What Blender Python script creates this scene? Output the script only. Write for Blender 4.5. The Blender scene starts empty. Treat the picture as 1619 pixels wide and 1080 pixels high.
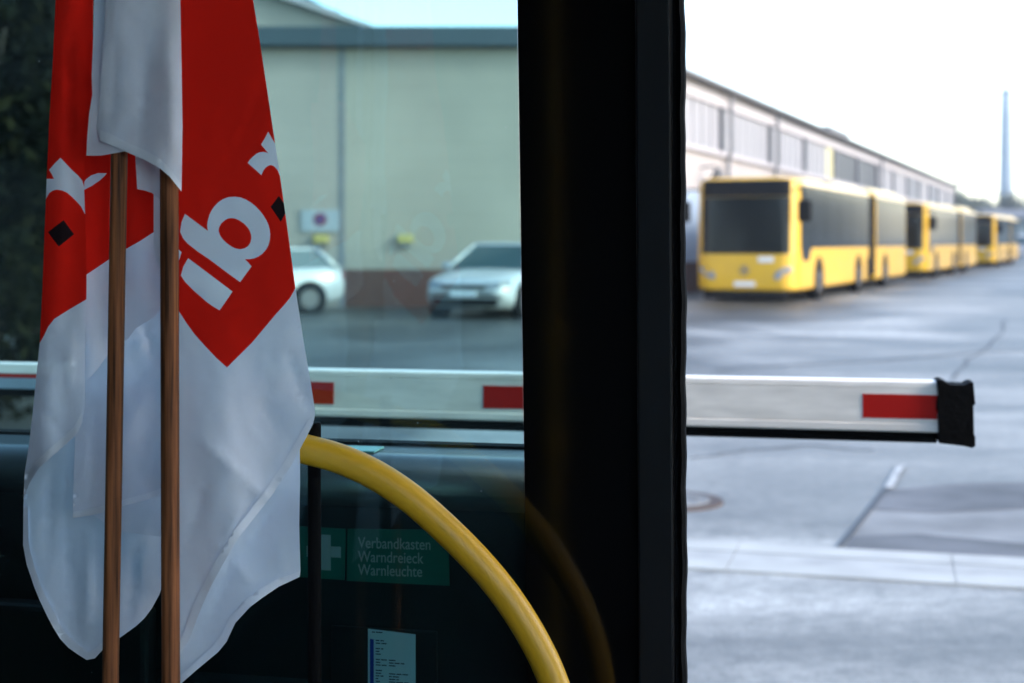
import bpy, bmesh, math, random
from mathutils import Vector, Matrix, geometry
R = math.radians
random.seed(7)
C = bpy.context.scene

# ------------------------------------------------------------------ camera
CAMZ, FPX, CX, HY = 1.5, 2248.6, 809.5, 382.0
cam_d = bpy.data.cameras.new('camera'); cam = bpy.data.objects.new('camera', cam_d)
C.collection.objects.link(cam); C.camera = cam
cam.location = (0, 0, CAMZ); cam.rotation_euler = (R(90), 0, 0)
cam_d.lens = 50; cam_d.sensor_width = 36; cam_d.shift_y = (HY - 540) / 1619
cam_d.clip_start = 0.02; cam_d.clip_end = 5000
cam_d.dof.use_dof = True; cam_d.dof.focus_distance = 1.60; cam_d.dof.aperture_fstop = 5.4
# ------------------------------------------------------------------ world, sun, exposure
SUN_EL = R(28); SUN_DIR = Vector((0.93, -0.36, 0)).normalized()
w = bpy.data.worlds.new('World'); C.world = w; w.use_nodes = True
nt = w.node_tree; sky = nt.nodes.new('ShaderNodeTexSky'); sky.sky_type = 'NISHITA'
sky.sun_disc = False; sky.sun_elevation = SUN_EL
sky.sun_rotation = math.atan2(SUN_DIR.x, SUN_DIR.y); sky.air_density = 1.0; sky.dust_density = 1.3; sky.ozone_density = 1.0
bg = nt.nodes['Background']; bg.inputs['Strength'].default_value = 0.15
nt.links.new(sky.outputs[0], bg.inputs['Color'])
sd = bpy.data.lights.new('sun', 'SUN'); so = bpy.data.objects.new('sun', sd); C.collection.objects.link(so)
sd.energy = 0.8; sd.angle = R(12); sd.color = (1.0, 0.93, 0.86)
sv = Vector((SUN_DIR.x*math.cos(SUN_EL), SUN_DIR.y*math.cos(SUN_EL), math.sin(SUN_EL)))
so.rotation_euler = sv.to_track_quat('Z', 'Y').to_euler(); so.location = (30, -10, 30)
C.view_settings.view_transform = 'Standard'; C.view_settings.look = 'None'
C.view_settings.exposure = 2.2; C.view_settings.gamma = 1.0
C.cycles.use_denoising = True; C.cycles.max_bounces = 10; C.cycles.transparent_max_bounces = 24
C.cycles.diffuse_bounces = 5; C.cycles.sample_clamp_indirect = 6.0

# ------------------------------------------------------------------ materials
def mat(name, col, rough=0.6, metal=0.0, noise=0.0, nscale=8.0, bump=0.0, bscale=60.0, spec=None, stretch=None, coat=0.0):
    m = bpy.data.materials.new(name); m.use_nodes = True
    t = m.node_tree; p = t.nodes['Principled BSDF']
    p.inputs['Base Color'].default_value = (*col, 1); p.inputs['Roughness'].default_value = rough
    p.inputs['Metallic'].default_value = metal
    if spec is not None: p.inputs['Specular IOR Level'].default_value = spec
    if coat: p.inputs['Coat Weight'].default_value = coat; p.inputs['Coat Roughness'].default_value = 0.08
    tc = t.nodes.new('ShaderNodeTexCoord'); src = tc.outputs['Object']
    if stretch:
        mp = t.nodes.new('ShaderNodeMapping'); mp.inputs['Scale'].default_value = stretch
        t.links.new(src, mp.inputs['Vector']); src = mp.outputs['Vector']
    if noise:
        n = t.nodes.new('ShaderNodeTexNoise'); n.inputs['Scale'].default_value = nscale; n.inputs['Detail'].default_value = 7
        t.links.new(src, n.inputs['Vector'])
        r = t.nodes.new('ShaderNodeMapRange'); r.inputs['From Min'].default_value = .3; r.inputs['From Max'].default_value = .7
        r.inputs['To Min'].default_value = 1 - noise; r.inputs['To Max'].default_value = 1 + noise
        t.links.new(n.outputs[0], r.inputs['Value'])
        x = t.nodes.new('ShaderNodeMix'); x.data_type = 'RGBA'; x.blend_type = 'MULTIPLY'; x.inputs['Factor'].default_value = 1
        x.inputs['A'].default_value = (*col, 1); t.links.new(r.outputs[0], x.inputs['B'])
        t.links.new(x.outputs['Result'], p.inputs['Base Color'])
        r2 = t.nodes.new('ShaderNodeMapRange'); r2.inputs['To Min'].default_value = rough*.8; r2.inputs['To Max'].default_value = min(1, rough*1.2)
        t.links.new(n.outputs[0], r2.inputs['Value']); t.links.new(r2.outputs[0], p.inputs['Roughness'])
    if bump:
        n2 = t.nodes.new('ShaderNodeTexNoise'); n2.inputs['Scale'].default_value = bscale; n2.inputs['Detail'].default_value = 6
        t.links.new(src, n2.inputs['Vector'])
        b = t.nodes.new('ShaderNodeBump'); b.inputs['Strength'].default_value = bump; b.inputs['Distance'].default_value = .01
        t.links.new(n2.outputs[0], b.inputs['Height']); t.links.new(b.outputs[0], p.inputs['Normal'])
    return m

def cloth_mat(name, col, trans, sheer=0.0):
    m = bpy.data.materials.new(name); m.use_nodes = True; t = m.node_tree; t.nodes.clear()
    out = t.nodes.new('ShaderNodeOutputMaterial'); d = t.nodes.new('ShaderNodeBsdfDiffuse'); tr = t.nodes.new('ShaderNodeBsdfTranslucent')
    tp = t.nodes.new('ShaderNodeBsdfTransparent'); tp.inputs[0].default_value = (1, 1, 1, 1)
    tc = t.nodes.new('ShaderNodeTexCoord')
    # woven threads: two crossed wave textures
    w1 = t.nodes.new('ShaderNodeTexWave'); w1.bands_direction = 'X'; w1.inputs['Scale'].default_value = 420
    w2 = t.nodes.new('ShaderNodeTexWave'); w2.bands_direction = 'Z'; w2.inputs['Scale'].default_value = 420
    n = t.nodes.new('ShaderNodeTexNoise'); n.inputs['Scale'].default_value = 28; n.inputs['Detail'].default_value = 6
    for q in (w1, w2, n): t.links.new(tc.outputs['Object'], q.inputs['Vector'])
    a = t.nodes.new('ShaderNodeMath'); a.operation = 'ADD'; t.links.new(w1.outputs['Fac'], a.inputs[0]); t.links.new(w2.outputs['Fac'], a.inputs[1])
    a2 = t.nodes.new('ShaderNodeMath'); a2.operation = 'MULTIPLY_ADD'; a2.inputs[1].default_value = .05; t.links.new(a.outputs[0], a2.inputs[0])
    t.links.new(n.outputs[0], a2.inputs[2])
    b = t.nodes.new('ShaderNodeBump'); b.inputs['Strength'].default_value = .35; b.inputs['Distance'].default_value = .0035
    t.links.new(a2.outputs[0], b.inputs['Height'])
    r = t.nodes.new('ShaderNodeMapRange'); r.inputs['To Min'].default_value = .9; r.inputs['To Max'].default_value = 1.06
    t.links.new(w1.outputs['Fac'], r.inputs['Value'])
    x = t.nodes.new('ShaderNodeMix'); x.data_type = 'RGBA'; x.blend_type = 'MULTIPLY'; x.inputs['Factor'].default_value = 1
    x.inputs['A'].default_value = (*col, 1); t.links.new(r.outputs[0], x.inputs['B'])
    for q in (d, tr):
        t.links.new(x.outputs['Result'], q.inputs['Color']); t.links.new(b.outputs[0], q.inputs['Normal'])
    mx = t.nodes.new('ShaderNodeMixShader'); mx.inputs[0].default_value = trans
    t.links.new(d.outputs[0], mx.inputs[1]); t.links.new(tr.outputs[0], mx.inputs[2])
    m2 = t.nodes.new('ShaderNodeMixShader'); m2.inputs[0].default_value = sheer
    t.links.new(mx.outputs[0], m2.inputs[1]); t.links.new(tp.outputs[0], m2.inputs[2])
    t.links.new(m2.outputs[0], out.inputs[0]); return m

def glass_mat(name, tint, refl=1.0, dirt=0.0):
    m = bpy.data.materials.new(name); m.use_nodes = True; t = m.node_tree; t.nodes.clear()
    out = t.nodes.new('ShaderNodeOutputMaterial'); tp = t.nodes.new('ShaderNodeBsdfTransparent'); tp.inputs[0].default_value = (*tint, 1)
    g = t.nodes.new('ShaderNodeBsdfGlossy'); g.inputs['Roughness'].default_value = 0.0
    ge = t.nodes.new('ShaderNodeNewGeometry'); mr = t.nodes.new('ShaderNodeMapRange')
    mr.inputs['To Min'].default_value = 1.45; mr.inputs['To Max'].default_value = 1/1.45
    t.links.new(ge.outputs['Backfacing'], mr.inputs['Value'])
    f = t.nodes.new('ShaderNodeFresnel'); t.links.new(mr.outputs[0], f.inputs['IOR'])
    mu = t.nodes.new('ShaderNodeMath'); mu.operation = 'MULTIPLY'; mu.inputs[1].default_value = refl; t.links.new(f.outputs[0], mu.inputs[0])
    mx = t.nodes.new('ShaderNodeMixShader'); t.links.new(mu.outputs[0], mx.inputs[0])
    t.links.new(tp.outputs[0], mx.inputs[1]); t.links.new(g.outputs[0], mx.inputs[2])
    last = mx.outputs[0]
    if dirt:   # specks and a thin film of dust on the pane
        tc = t.nodes.new('ShaderNodeTexCoord'); n = t.nodes.new('ShaderNodeTexNoise'); n.inputs['Scale'].default_value = 3.5; n.inputs['Detail'].default_value = 8
        n.inputs['Distortion'].default_value = 1.2
        v = t.nodes.new('ShaderNodeTexVoronoi'); v.inputs['Scale'].default_value = 26
        t.links.new(tc.outputs['Object'], n.inputs['Vector']); t.links.new(tc.outputs['Object'], v.inputs['Vector'])
        r1 = t.nodes.new('ShaderNodeMapRange'); r1.inputs['From Min'].default_value = .42; r1.inputs['From Max'].default_value = .75
        r1.inputs['To Max'].default_value = dirt; t.links.new(n.outputs[0], r1.inputs['Value'])
        r2 = t.nodes.new('ShaderNodeMapRange'); r2.inputs['From Min'].default_value = .035; r2.inputs['From Max'].default_value = .02
        r2.inputs['To Max'].default_value = .35; t.links.new(v.outputs['Distance'], r2.inputs['Value'])
        ad = t.nodes.new('ShaderNodeMath'); ad.operation = 'ADD'; ad.use_clamp = True
        t.links.new(r1.outputs[0], ad.inputs[0]); t.links.new(r2.outputs[0], ad.inputs[1])
        d = t.nodes.new('ShaderNodeBsdfTranslucent'); d.inputs[0].default_value = (.6, .66, .66, 1)
        m2 = t.nodes.new('ShaderNodeMixShader'); t.links.new(ad.outputs[0], m2.inputs[0])
        t.links.new(last, m2.inputs[1]); t.links.new(d.outputs[0], m2.inputs[2]); last = m2.outputs[0]
    t.links.new(last, out.inputs[0]); return m

def asphalt_mat():
    m = bpy.data.materials.new('asphalt'); m.use_nodes = True; t = m.node_tree; p = t.nodes['Principled BSDF']
    tc = t.nodes.new('ShaderNodeTexCoord'); ob = tc.outputs['Object']
    def noise(scale, st=None, det=8, dist=0.0):
        src = ob
        if st:
            mp = t.nodes.new('ShaderNodeMapping'); mp.inputs['Scale'].default_value = st; mp.inputs['Rotation'].default_value = (0, 0, R(14))
            t.links.new(ob, mp.inputs['Vector']); src = mp.outputs[0]
        n = t.nodes.new('ShaderNodeTexNoise'); n.inputs['Scale'].default_value = scale; n.inputs['Detail'].default_value = det; n.inputs['Distortion'].default_value = dist
        t.links.new(src, n.inputs['Vector']); return n.outputs[0]
    def ramp(v, a, b, lo, hi):
        r = t.nodes.new('ShaderNodeMapRange'); r.inputs['From Min'].default_value = a; r.inputs['From Max'].default_value = b
        r.inputs['To Min'].default_value = lo; r.inputs['To Max'].default_value = hi; t.links.new(v, r.inputs['Value']); return r.outputs[0]
    def mul(a, b):
        x = t.nodes.new('ShaderNodeMath'); x.operation = 'MULTIPLY'; t.links.new(a, x.inputs[0]); t.links.new(b, x.inputs[1]); return x.outputs[0]
    v = mul(ramp(noise(.22, (1, .8, 1), 6, 1.0), .42, .6, .45, 1.15), ramp(noise(.55, (.35, 1.6, 1), 7, .8), .38, .62, .68, 1.15))
    v = mul(v, ramp(noise(3.5), .3, .7, .88, 1.1)); v = mul(v, ramp(noise(60, None, 4), .3, .7, .68, 1.3))
    v = mul(v, ramp(noise(13, None, 5), .35, .65, .80, 1.16)); v = mul(v, ramp(noise(5.5, None, 3, .6), .62, .70, 1.0, .72)); v = mul(v, ramp(noise(.9, None, 9, 2.0), .56, .66, 1.0, .72))
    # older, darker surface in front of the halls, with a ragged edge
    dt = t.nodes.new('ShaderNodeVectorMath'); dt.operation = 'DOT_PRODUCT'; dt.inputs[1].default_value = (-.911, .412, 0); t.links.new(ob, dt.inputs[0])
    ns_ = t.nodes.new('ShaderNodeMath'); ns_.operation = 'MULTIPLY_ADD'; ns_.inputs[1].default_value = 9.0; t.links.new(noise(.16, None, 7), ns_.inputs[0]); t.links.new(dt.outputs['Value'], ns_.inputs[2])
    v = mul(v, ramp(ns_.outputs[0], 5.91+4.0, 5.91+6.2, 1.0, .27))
    x = t.nodes.new('ShaderNodeMix'); x.data_type = 'RGBA'; x.blend_type = 'MULTIPLY'; x.inputs['Factor'].default_value = 1
    x.inputs['A'].default_value = (.262, .272, .266, 1); t.links.new(v, x.inputs['B']); t.links.new(x.outputs['Result'], p.inputs['Base Color'])
    t.links.new(ramp(v, .4, 1.2, .5, .8), p.inputs['Roughness'])
    b = t.nodes.new('ShaderNodeBump'); b.inputs['Strength'].default_value = .4; b.inputs['Distance'].default_value = .01
    t.links.new(noise(110, None, 4), b.inputs['Height']); t.links.new(b.outputs[0], p.inputs['Normal'])
    return m

M = dict(
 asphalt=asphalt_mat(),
 dark_asphalt=mat('dark_asphalt', (.10, .104, .115), .6, noise=.4, nscale=.5, bump=.3, bscale=110),
 patch=mat('patched_asphalt', (.085, .09, .098), .75, noise=.55, nscale=1.6, bump=.3, bscale=120),
 patch_mid=mat('worn_asphalt', (.165, .173, .178), .8, noise=.45, nscale=1.3, bump=.3, bscale=110),
 crack=mat('tar_joint', (.03, .03, .033), .6, noise=.3),
 concrete=mat('concrete_gutter', (.335, .345, .335), .8, noise=.12, nscale=3, bump=.2, bscale=90),
 concrete2=mat('concrete_gutter_worn', (.30, .31, .305), .8, noise=.14, nscale=4, bump=.2, bscale=90),
 paint=mat('road_paint', (.31, .32, .32), .7, noise=.6, nscale=14),
 rust=mat('cast_iron_rust', (.055, .036, .030), .7, metal=.1, noise=.4, nscale=14, bump=.3),
 wood=mat('stained_wood', (.23, .082, .032),   .6, noise=.8, nscale=9, stretch=(26, 26, .8), bump=.12, bscale=12, spec=.2),
 yellow_rail=mat('yellow_powder_coat', (.78, .41, .018), .42, noise=.06, nscale=9, bump=.03, bscale=300),
 black=mat('black_plastic', (.010, .010, .012), .5, noise=.2, bump=.06, bscale=400, spec=.35),
 rubber=mat('black_rubber', (.004, .004, .0045), .9, spec=.1, noise=.2, nscale=20, bump=.2, bscale=60),
 frit=mat('black_glass_border', (.003, .003, .0035), .09, spec=.34),
 frame=mat('dark_aluminium', (.003, .0038, .0055), .6, spec=.3, noise=.12, nscale=6),
 dash=mat('dashboard_plastic', (.012, .014, .016), .5, noise=.15, nscale=7, bump=.1, bscale=500, spec=.4),
 sill=mat('ledge_plastic', (.06, .066, .07), .30, noise=.15, nscale=7, bump=.04, bscale=300),
 shell=mat('grey_interior_lining', (.03, .031, .034), .7, noise=.1),
 shell_floor=mat('grey_vinyl_floor', (.025, .025, .028), .6, noise=.3, nscale=30),
 green=mat('green_sticker', (.01, .115, .085), .45, noise=.08),
 signwhite=mat('sticker_white', (.34, .36, .36), .5),
 paper=mat('white_paper', (.62, .65, .68), .7, noise=.04),
 ink=mat('printed_ink', (.03, .035, .06), .7),
 inkblue=mat('blue_ink', (.02, .03, .30), .7),
 card=mat('pale_green_card', (.35, .62, .52), .5),
 alu=mat('white_painted_aluminium', (.86, .81, .76), .4, noise=.13, nscale=5, stretch=(.6, 8, 8)),
 alu_dull=mat('grey_aluminium', (.42, .43, .44), .42, metal=.2, noise=.12, nscale=5),
 red=mat('red_reflective_tape', (.46, .007, .004), .5, spec=.2, noise=.06, nscale=12),
 bus_yellow=mat('yellow_bus_paint', (.62, .355, .012), .35, noise=.05, nscale=3, coat=.3),
 bus_roof=mat('pale_bus_roof', (.70, .62, .42), .4, noise=.06, nscale=2),
 glass_dark=mat('dark_bus_glass', (.004, .006, .007), .12, spec=.24),
 bus_black=mat('bus_black_trim', (.005, .005, .006), .6, spec=.15),
 bellows=mat('bellows_fabric', (.008, .008, .009), .9, spec=.1),
 lamp=mat('clear_lamp', (.22, .24, .27), .15, spec=.6),
 rim=mat('wheel_rim', (.10, .10, .105), .5, metal=.2),
 plate=mat('number_plate', (.7, .7, .7), .5),
 car_white=mat('white_car_paint', (.45, .46, .47), .25, coat=.6),
 car_glass=mat('car_glass', (.05, .085, .095), .06, spec=.8),
 wall_pale=mat('pale_render_wall', (.33, .305, .30), .85, noise=.07, nscale=.8, bump=.1, bscale=20),
 wall_fascia=mat('white_fascia', (.37, .35, .365), .7, noise=.06, nscale=1.2),
 roof_dark=mat('dark_roof_edge', (.10, .10, .105), .7, noise=.2, nscale=1),
 glasspanel=mat('channel_glass_panel', (.25, .245, .262), .5, spec=.2, noise=.12, nscale=1.5, stretch=(3, 3, .5)),
 glasspanel_y=mat('yellowed_glass_panel', (.52, .47, .24), .4, noise=.1),
 glasspanel_d=mat('grey_window_glass', (.07, .072, .08), .5, spec=.3, noise=.2, nscale=.8),
 post=mat('grey_steel_post', (.16, .165, .18), .6, noise=.15),
 panel=mat('beige_wall_panel', (.32, .29, .24), .8, noise=.10, nscale=.5, bump=.1, bscale=12),
 panel2=mat('greyer_wall_panel', (.31, .275, .24), .8, noise=.10, nscale=.5, bump=.1, bscale=12),
 fascia_blue=mat('blue_grey_fascia', (.035, .055, .07), .6, noise=.15, nscale=.6),
 leaf=mat('shaded_leaves', (.0025, .004, .002), .8, spec=.05, noise=.5, nscale=1.5),  # both leaf colours darkened to carry the shade of the backlit trees
 leaf2=mat('shaded_olive_leaves', (.008, .009, .003), .8, spec=.05, noise=.5, nscale=1.5),
 bark=mat('bark', (.05, .04, .03), .9, noise=.4, nscale=8),
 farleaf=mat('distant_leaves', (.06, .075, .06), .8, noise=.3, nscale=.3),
 chimney=mat('hazed_chimney', (.24, .30, .35), .8, noise=.1, nscale=.1),  # blue of the distant haze mixed into the concrete colour
 signboard=mat('sign_board', (.30, .33, .36), .6),
 teal_roof=mat('blue_grey_metal_roof', (.12, .17, .19), .6, noise=.1, nscale=.5),
 signred=mat('sign_red', (.20, .03, .04), .5), signblue=mat('sign_blue', (.05, .06, .20), .5),
 lampyellow=mat('yellow_lamp_box', (.42, .34, .10), .5),
 gateblue=mat('blue_grey_gate', (.26, .33, .42), .5, noise=.1),
)
def brick_mat():
    m = bpy.data.materials.new('red_brick'); m.use_nodes = True; t = m.node_tree; p = t.nodes['Principled BSDF']
    tc = t.nodes.new('ShaderNodeTexCoord'); mp = t.nodes.new('ShaderNodeMapping'); mp.inputs['Rotation'].default_value = (R(90), 0, 0)
    b = t.nodes.new('ShaderNodeTexBrick'); b.inputs['Scale'].default_value = 4.0
    b.inputs['Color1'].default_value = (.11, .045, .033, 1); b.inputs['Color2'].default_value = (.075, .032, .026, 1); b.inputs['Mortar'].default_value = (.12, .09, .08, 1)
    b.inputs['Mortar Size'].default_value = .012
    t.links.new(tc.outputs['Object'], mp.inputs['Vector']); t.links.new(mp.outputs[0], b.inputs['Vector']); t.links.new(b.outputs['Color'], p.inputs['Base Color'])
    p.inputs['Roughness'].default_value = .9; return m
M['brick'] = brick_mat()
M['cloth_white'] = cloth_mat('white_flag_cloth', (.80, .845, .94), .16, .05)
M['cloth_hem'] = cloth_mat('white_flag_hem', (.84, .88, .96), .06, .0)
M['cloth_red'] = cloth_mat('red_flag_cloth', (.84, .018, .010), .16, .0)
M['cloth_black'] = cloth_mat('black_flag_print', (.018, .012, .014), .1)
M['tint'] = glass_mat('green_tinted_glass', (.68, .85, .845), 1.0, dirt=.009)
M['side_tint'] = glass_mat('blue_tinted_glass', (.84, .925, 1.0), 1.0)
M['clear'] = glass_mat('clear_bus_glass', (.94, .97, .97), 1.0)

# ------------------------------------------------------------------ object helpers
def link(o, parent=None):
    C.collection.objects.link(o)
    if parent: o.parent = parent
    return o
def tag(o, label=None, cat=None, group=None, kind=None):
    if label: o['label'] = label
    if cat: o['category'] = cat
    if group: o['group'] = group
    if kind: o['kind'] = kind
    return o
def thing(name, label, cat, loc=(0, 0, 0), rz=0, group=None):
    o = bpy.data.objects.new(name, None); link(o); o.location = loc; o.rotation_euler = (0, 0, rz); o.empty_display_size = .1
    return tag(o, label, cat, group)
def obj(name, bm, m, parent=None, smooth=False, bevel=0, seg=2):
    bmesh.ops.recalc_face_normals(bm, faces=bm.faces)
    me = bpy.data.meshes.new(name); bm.to_mesh(me); bm.free()
    for x in (m if isinstance(m, (list, tuple)) else [m]): me.materials.append(x)
    if smooth:
        for p in me.polygons: p.use_smooth = True
    o = bpy.data.objects.new(name, me); link(o, parent)
    if bevel:
        b = o.modifiers.new('bevel', 'BEVEL'); b.width = bevel; b.segments = seg; b.limit_method = 'ANGLE'; b.angle_limit = R(35)
    return o
def B(): return bmesh.new()
def box(bm, x0, x1, y0, y1, z0, z1, xf=None, mi=0):
    vs = [bm.verts.new(xf(Vector((x, y, z))) if xf else (x, y, z)) for x in (x0, x1) for y in (y0, y1) for z in (z0, z1)]
    for f in ((0, 1, 3, 2), (4, 6, 7, 5), (0, 4, 5, 1), (2, 3, 7, 6), (0, 2, 6, 4), (1, 5, 7, 3)):
        bm.faces.new([vs[i] for i in f]).material_index = mi
    return bm
def prism(bm, pts, a, b, axis='y', xf=None):
    def mk(p, t):
        v = Vector((p[0], t, p[1])) if axis == 'y' else Vector((t, p[0], p[1])) if axis == 'x' else Vector((p[0], p[1], t))
        return bm.verts.new(xf(v) if xf else v)
    v0 = [mk(p, a) for p in pts]; v1 = [mk(p, b) for p in pts]; n = len(pts)
    bm.faces.new(v0); bm.faces.new(list(reversed(v1)))
    for i in range(n): bm.faces.new([v0[i], v1[i], v1[(i+1) % n], v0[(i+1) % n]])
    return bm
def cyl(bm, p0, p1, r0, r1=None, n=24, caps=True):
    p0, p1 = Vector(p0), Vector(p1); r1 = r0 if r1 is None else r1
    d = (p1 - p0).normalized(); a = d.orthogonal().normalized(); b = d.cross(a)
    k = [(math.cos(2*math.pi*i/n), math.sin(2*math.pi*i/n)) for i in range(n)]
    A = [bm.verts.new(p0 + (a*c + b*s)*r0) for c, s in k]; D = [bm.verts.new(p1 + (a*c + b*s)*r1) for c, s in k]
    for i in range(n): bm.faces.new([A[i], A[(i+1) % n], D[(i+1) % n], D[i]])
    if caps: bm.faces.new(list(reversed(A))); bm.faces.new(D)
    return bm
def tube(bm, pts, r, n=20):
    pts = [Vector(p) for p in pts]; rings = []; up = None
    for i, p in enumerate(pts):
        d = (pts[min(i+1, len(pts)-1)] - pts[max(i-1, 0)]).normalized()
        a = d.orthogonal().normalized() if up is None else (up - d*up.dot(d)).normalized(); up = a; b = d.cross(a)
        rings.append([bm.verts.new(p + (a*math.cos(2*math.pi*k/n) + b*math.sin(2*math.pi*k/n))*(r(i) if callable(r) else r)) for k in range(n)])
    for A, D in zip(rings, rings[1:]):
        for i in range(n): bm.faces.new([A[i], A[(i+1) % n], D[(i+1) % n], D[i]])
    bm.faces.new(list(reversed(rings[0]))); bm.faces.new(rings[-1]); return bm
def copy_tree(o, parent=None):
    c = o.copy(); link(c)
    if parent: c.parent = parent
    for ch in [x for x in bpy.data.objects if x.parent == o]: copy_tree(ch, c)
    return c
def ray(px, py): return Vector(((px-CX)/FPX, 1.0, (HY-py)/FPX))
def at(px, py, Y): return Vector((0, 0, CAMZ)) + ray(px, py)*Y
def gnd(px, py):
    Y = CAMZ*FPX/(py-HY); return Vector(((px-CX)/FPX*Y, Y, 0))

# ------------------------------------------------------------------ the setting
bm = B(); bmesh.ops.create_grid(bm, x_segments=1, y_segments=1, size=2500)
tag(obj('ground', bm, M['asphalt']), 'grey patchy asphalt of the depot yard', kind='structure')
def sheet_on_ground(name, pts, m, z, label=None):
    bm = B(); bm.faces.new([bm.verts.new((p.x, p.y, z)) for p in pts])
    return tag(obj(name, bm, m), label, kind='structure')
BA = R(11.5); U = Vector((math.cos(BA), -math.sin(BA), 0)); N = Vector((math.sin(BA), math.cos(BA), 0))
# concrete gutter band running parallel to the bus, in slabs
g0, g1 = gnd(1090, 857), gnd(1619, 886); gd = (g1-g0).normalized(); gn = Vector((gd.y, -gd.x, 0))
gm = B(); gm2 = B(); W = .60
def strip(bmx, s0, s1, a, b, z):
    q = [g0+gd*s0+gn*a, g0+gd*s1+gn*a, g0+gd*s1+gn*b, g0+gd*s0+gn*b]
    lo = [bmx.verts.new((p.x, p.y, .0005)) for p in q]; hi = [bmx.verts.new((p.x, p.y, z)) for p in q]
    bmx.faces.new(hi)
    for i in range(4): bmx.faces.new([lo[i], lo[(i+1) % 4], hi[(i+1) % 4], hi[i]])
for i in range(-9, 14):
    s0 = i*1.0 + .25; strip(gm, s0+.002, s0+.998, 0, .20, .012); strip(gm, s0+.002, s0+.998, .42, W, .012); strip(gm2, s0+.002, s0+.998, .205, .415, .008)
tag(obj('gutter', gm, M['concrete']), 'pale concrete slab gutter crossing the yard', kind='structure')
tag(obj('gutter_channel', gm2, M['concrete2']), 'worn middle channel of the concrete gutter', kind='structure')
# darker repair patches to the right of a tar joint
sheet_on_ground('road_patch', [gnd(1392, 778), gnd(1500, 768), gnd(1760, 764), gnd(1760, 803), gnd(1600, 806), gnd(1480, 812), gnd(1372, 806)], M['patch'], .007, 'dark strip of repaired asphalt')
sheet_on_ground('road_patch', [gnd(1352, 850), gnd(1450, 846), gnd(1600, 860), gnd(1760, 868), gnd(1760, 893), gnd(1600, 884), gnd(1334, 870)], M['patch'], .007, 'dark repaired asphalt beside the gutter')
sheet_on_ground('road_patch', [gnd(1396, 774), gnd(1500, 764), gnd(1780, 760), gnd(1780, 896), gnd(1600, 888), gnd(1450, 876), gnd(1330, 874)], M['patch_mid'], .003, 'greyer repaired asphalt right of the tar joint')
sheet_on_ground('road_joint', [gnd(1424, 742), gnd(1432, 742), gnd(1332, 868), gnd(1322, 868)], M['crack'], .011, 'dark tar joint across the asphalt')
def crack(name, px, wd, lab):
    q = [gnd(*p) for p in px]; rc = random.Random(len(px)+int(px[0][0])); pts = []
    for a, b in zip(q, q[1:]):
        for k in range(5): pts.append(a+(b-a)*k/5 + Vector((rc.uniform(-1, 1), rc.uniform(-1, 1), 0))*.035)
    bm = B(); L, Rr = [], []
    for i, p in enumerate(pts):
        d = (pts[min(i+1, len(pts)-1)]-pts[max(i-1, 0)]).normalized(); n = Vector((-d.y, d.x, 0))*wd*rc.uniform(.5, 1.2)
        L.append(bm.verts.new((p.x+n.x, p.y+n.y, .005))); Rr.append(bm.verts.new((p.x-n.x, p.y-n.y, .005)))
    for i in range(len(pts)-1): bm.faces.new([L[i], L[i+1], Rr[i+1], Rr[i]])
    tag(obj(name, bm, M['crack'], None), lab, kind='structure')
crack('road_crack', [(1090, 726), (1180, 712), (1290, 705), (1405, 716)], .016, 'thin dark crack across the asphalt below the boom')
crack('road_crack', [(1130, 585), (1250, 578), (1400, 570), (1560, 556), (1700, 552)], .05, 'dark tar seam across the asphalt behind the boom')
crack('road_crack', [(1500, 600), (1530, 570), (1580, 535), (1590, 500)], .022, 'dark crack running away toward the buses')
sheet_on_ground('road_marking', [gnd(1419, 738), gnd(1431, 738), gnd(1412, 774), gnd(1398, 774)], M['paint'], .015, 'short worn white paint mark')
bm = B()
mc = gnd(1058, 793)
cyl(bm, (mc.x, mc.y, .0), (mc.x, mc.y, .012), .31, n=48)
mh = thing('manhole', 'rusty round manhole cover in the asphalt beside the door pillar', 'manhole cover', (0, 0, 0))
obj('frame_ring', bm, M['rust'], mh)
bm = B(); cyl(bm, (mc.x, mc.y, .011), (mc.x, mc.y, .018), .235, n=48)
for i in range(12):
    a = i*math.pi/6; cyl(bm, (mc.x+.16*math.cos(a), mc.y+.16*math.sin(a), .018), (mc.x+.16*math.cos(a), mc.y+.16*math.sin(a), .022), .02, n=10)
obj('cover', bm, M['patch_mid'], mh)

# ------------------------------------------------------------------ the bus we look out of
PO = Vector((0, 1.76, 0))
def bus(u, n, z): return PO + U*u + N*n + Vector((0, 0, z))
def bxf(v): return bus(v.x, v.y, v.z)
def on_plane(px, py, n=0.0):
    r = ray(px, py); o = Vector((0, 0, CAMZ)); p = PO + N*n; t = (p-o).dot(N)/r.dot(N); return o + r*t
def uz(px, py, n=0.0):
    p = on_plane(px, py, n) - PO; return p.dot(U), p.z
FL, RF = .32, 2.62
own = thing('bus_interior', 'dark bus interior with black door pillar and green tinted pane', 'bus', bus(0, 0, FL))
inv = Matrix.Translation(-Vector(own.location))
def part(name, bm, m, parent=own, **k):
    o = obj(name, bm, m, parent, **k)
    if parent is own: o.matrix_parent_inverse = inv
    return o
U0, U1, NB = -1.55, 6.0, -2.55
part('floor', box(B(), U0, U1, NB, .0, FL-.12, FL, bxf), M['shell_floor'])
part('ceiling', box(B(), U0, U1, NB, .06, RF, RF+.1, bxf), M['shell'])
def vline(px_top, px_bot, n=0.0):      # a near-vertical edge through two image points -> (u at floor, u at ceiling)
    (ua, za), (ub, zb) = uz(px_top, 0, n), uz(px_bot, 1080, n)
    f = lambda z: ua + (ub-ua)*(z-za)/(zb-za); return f(FL), f(RF)
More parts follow.
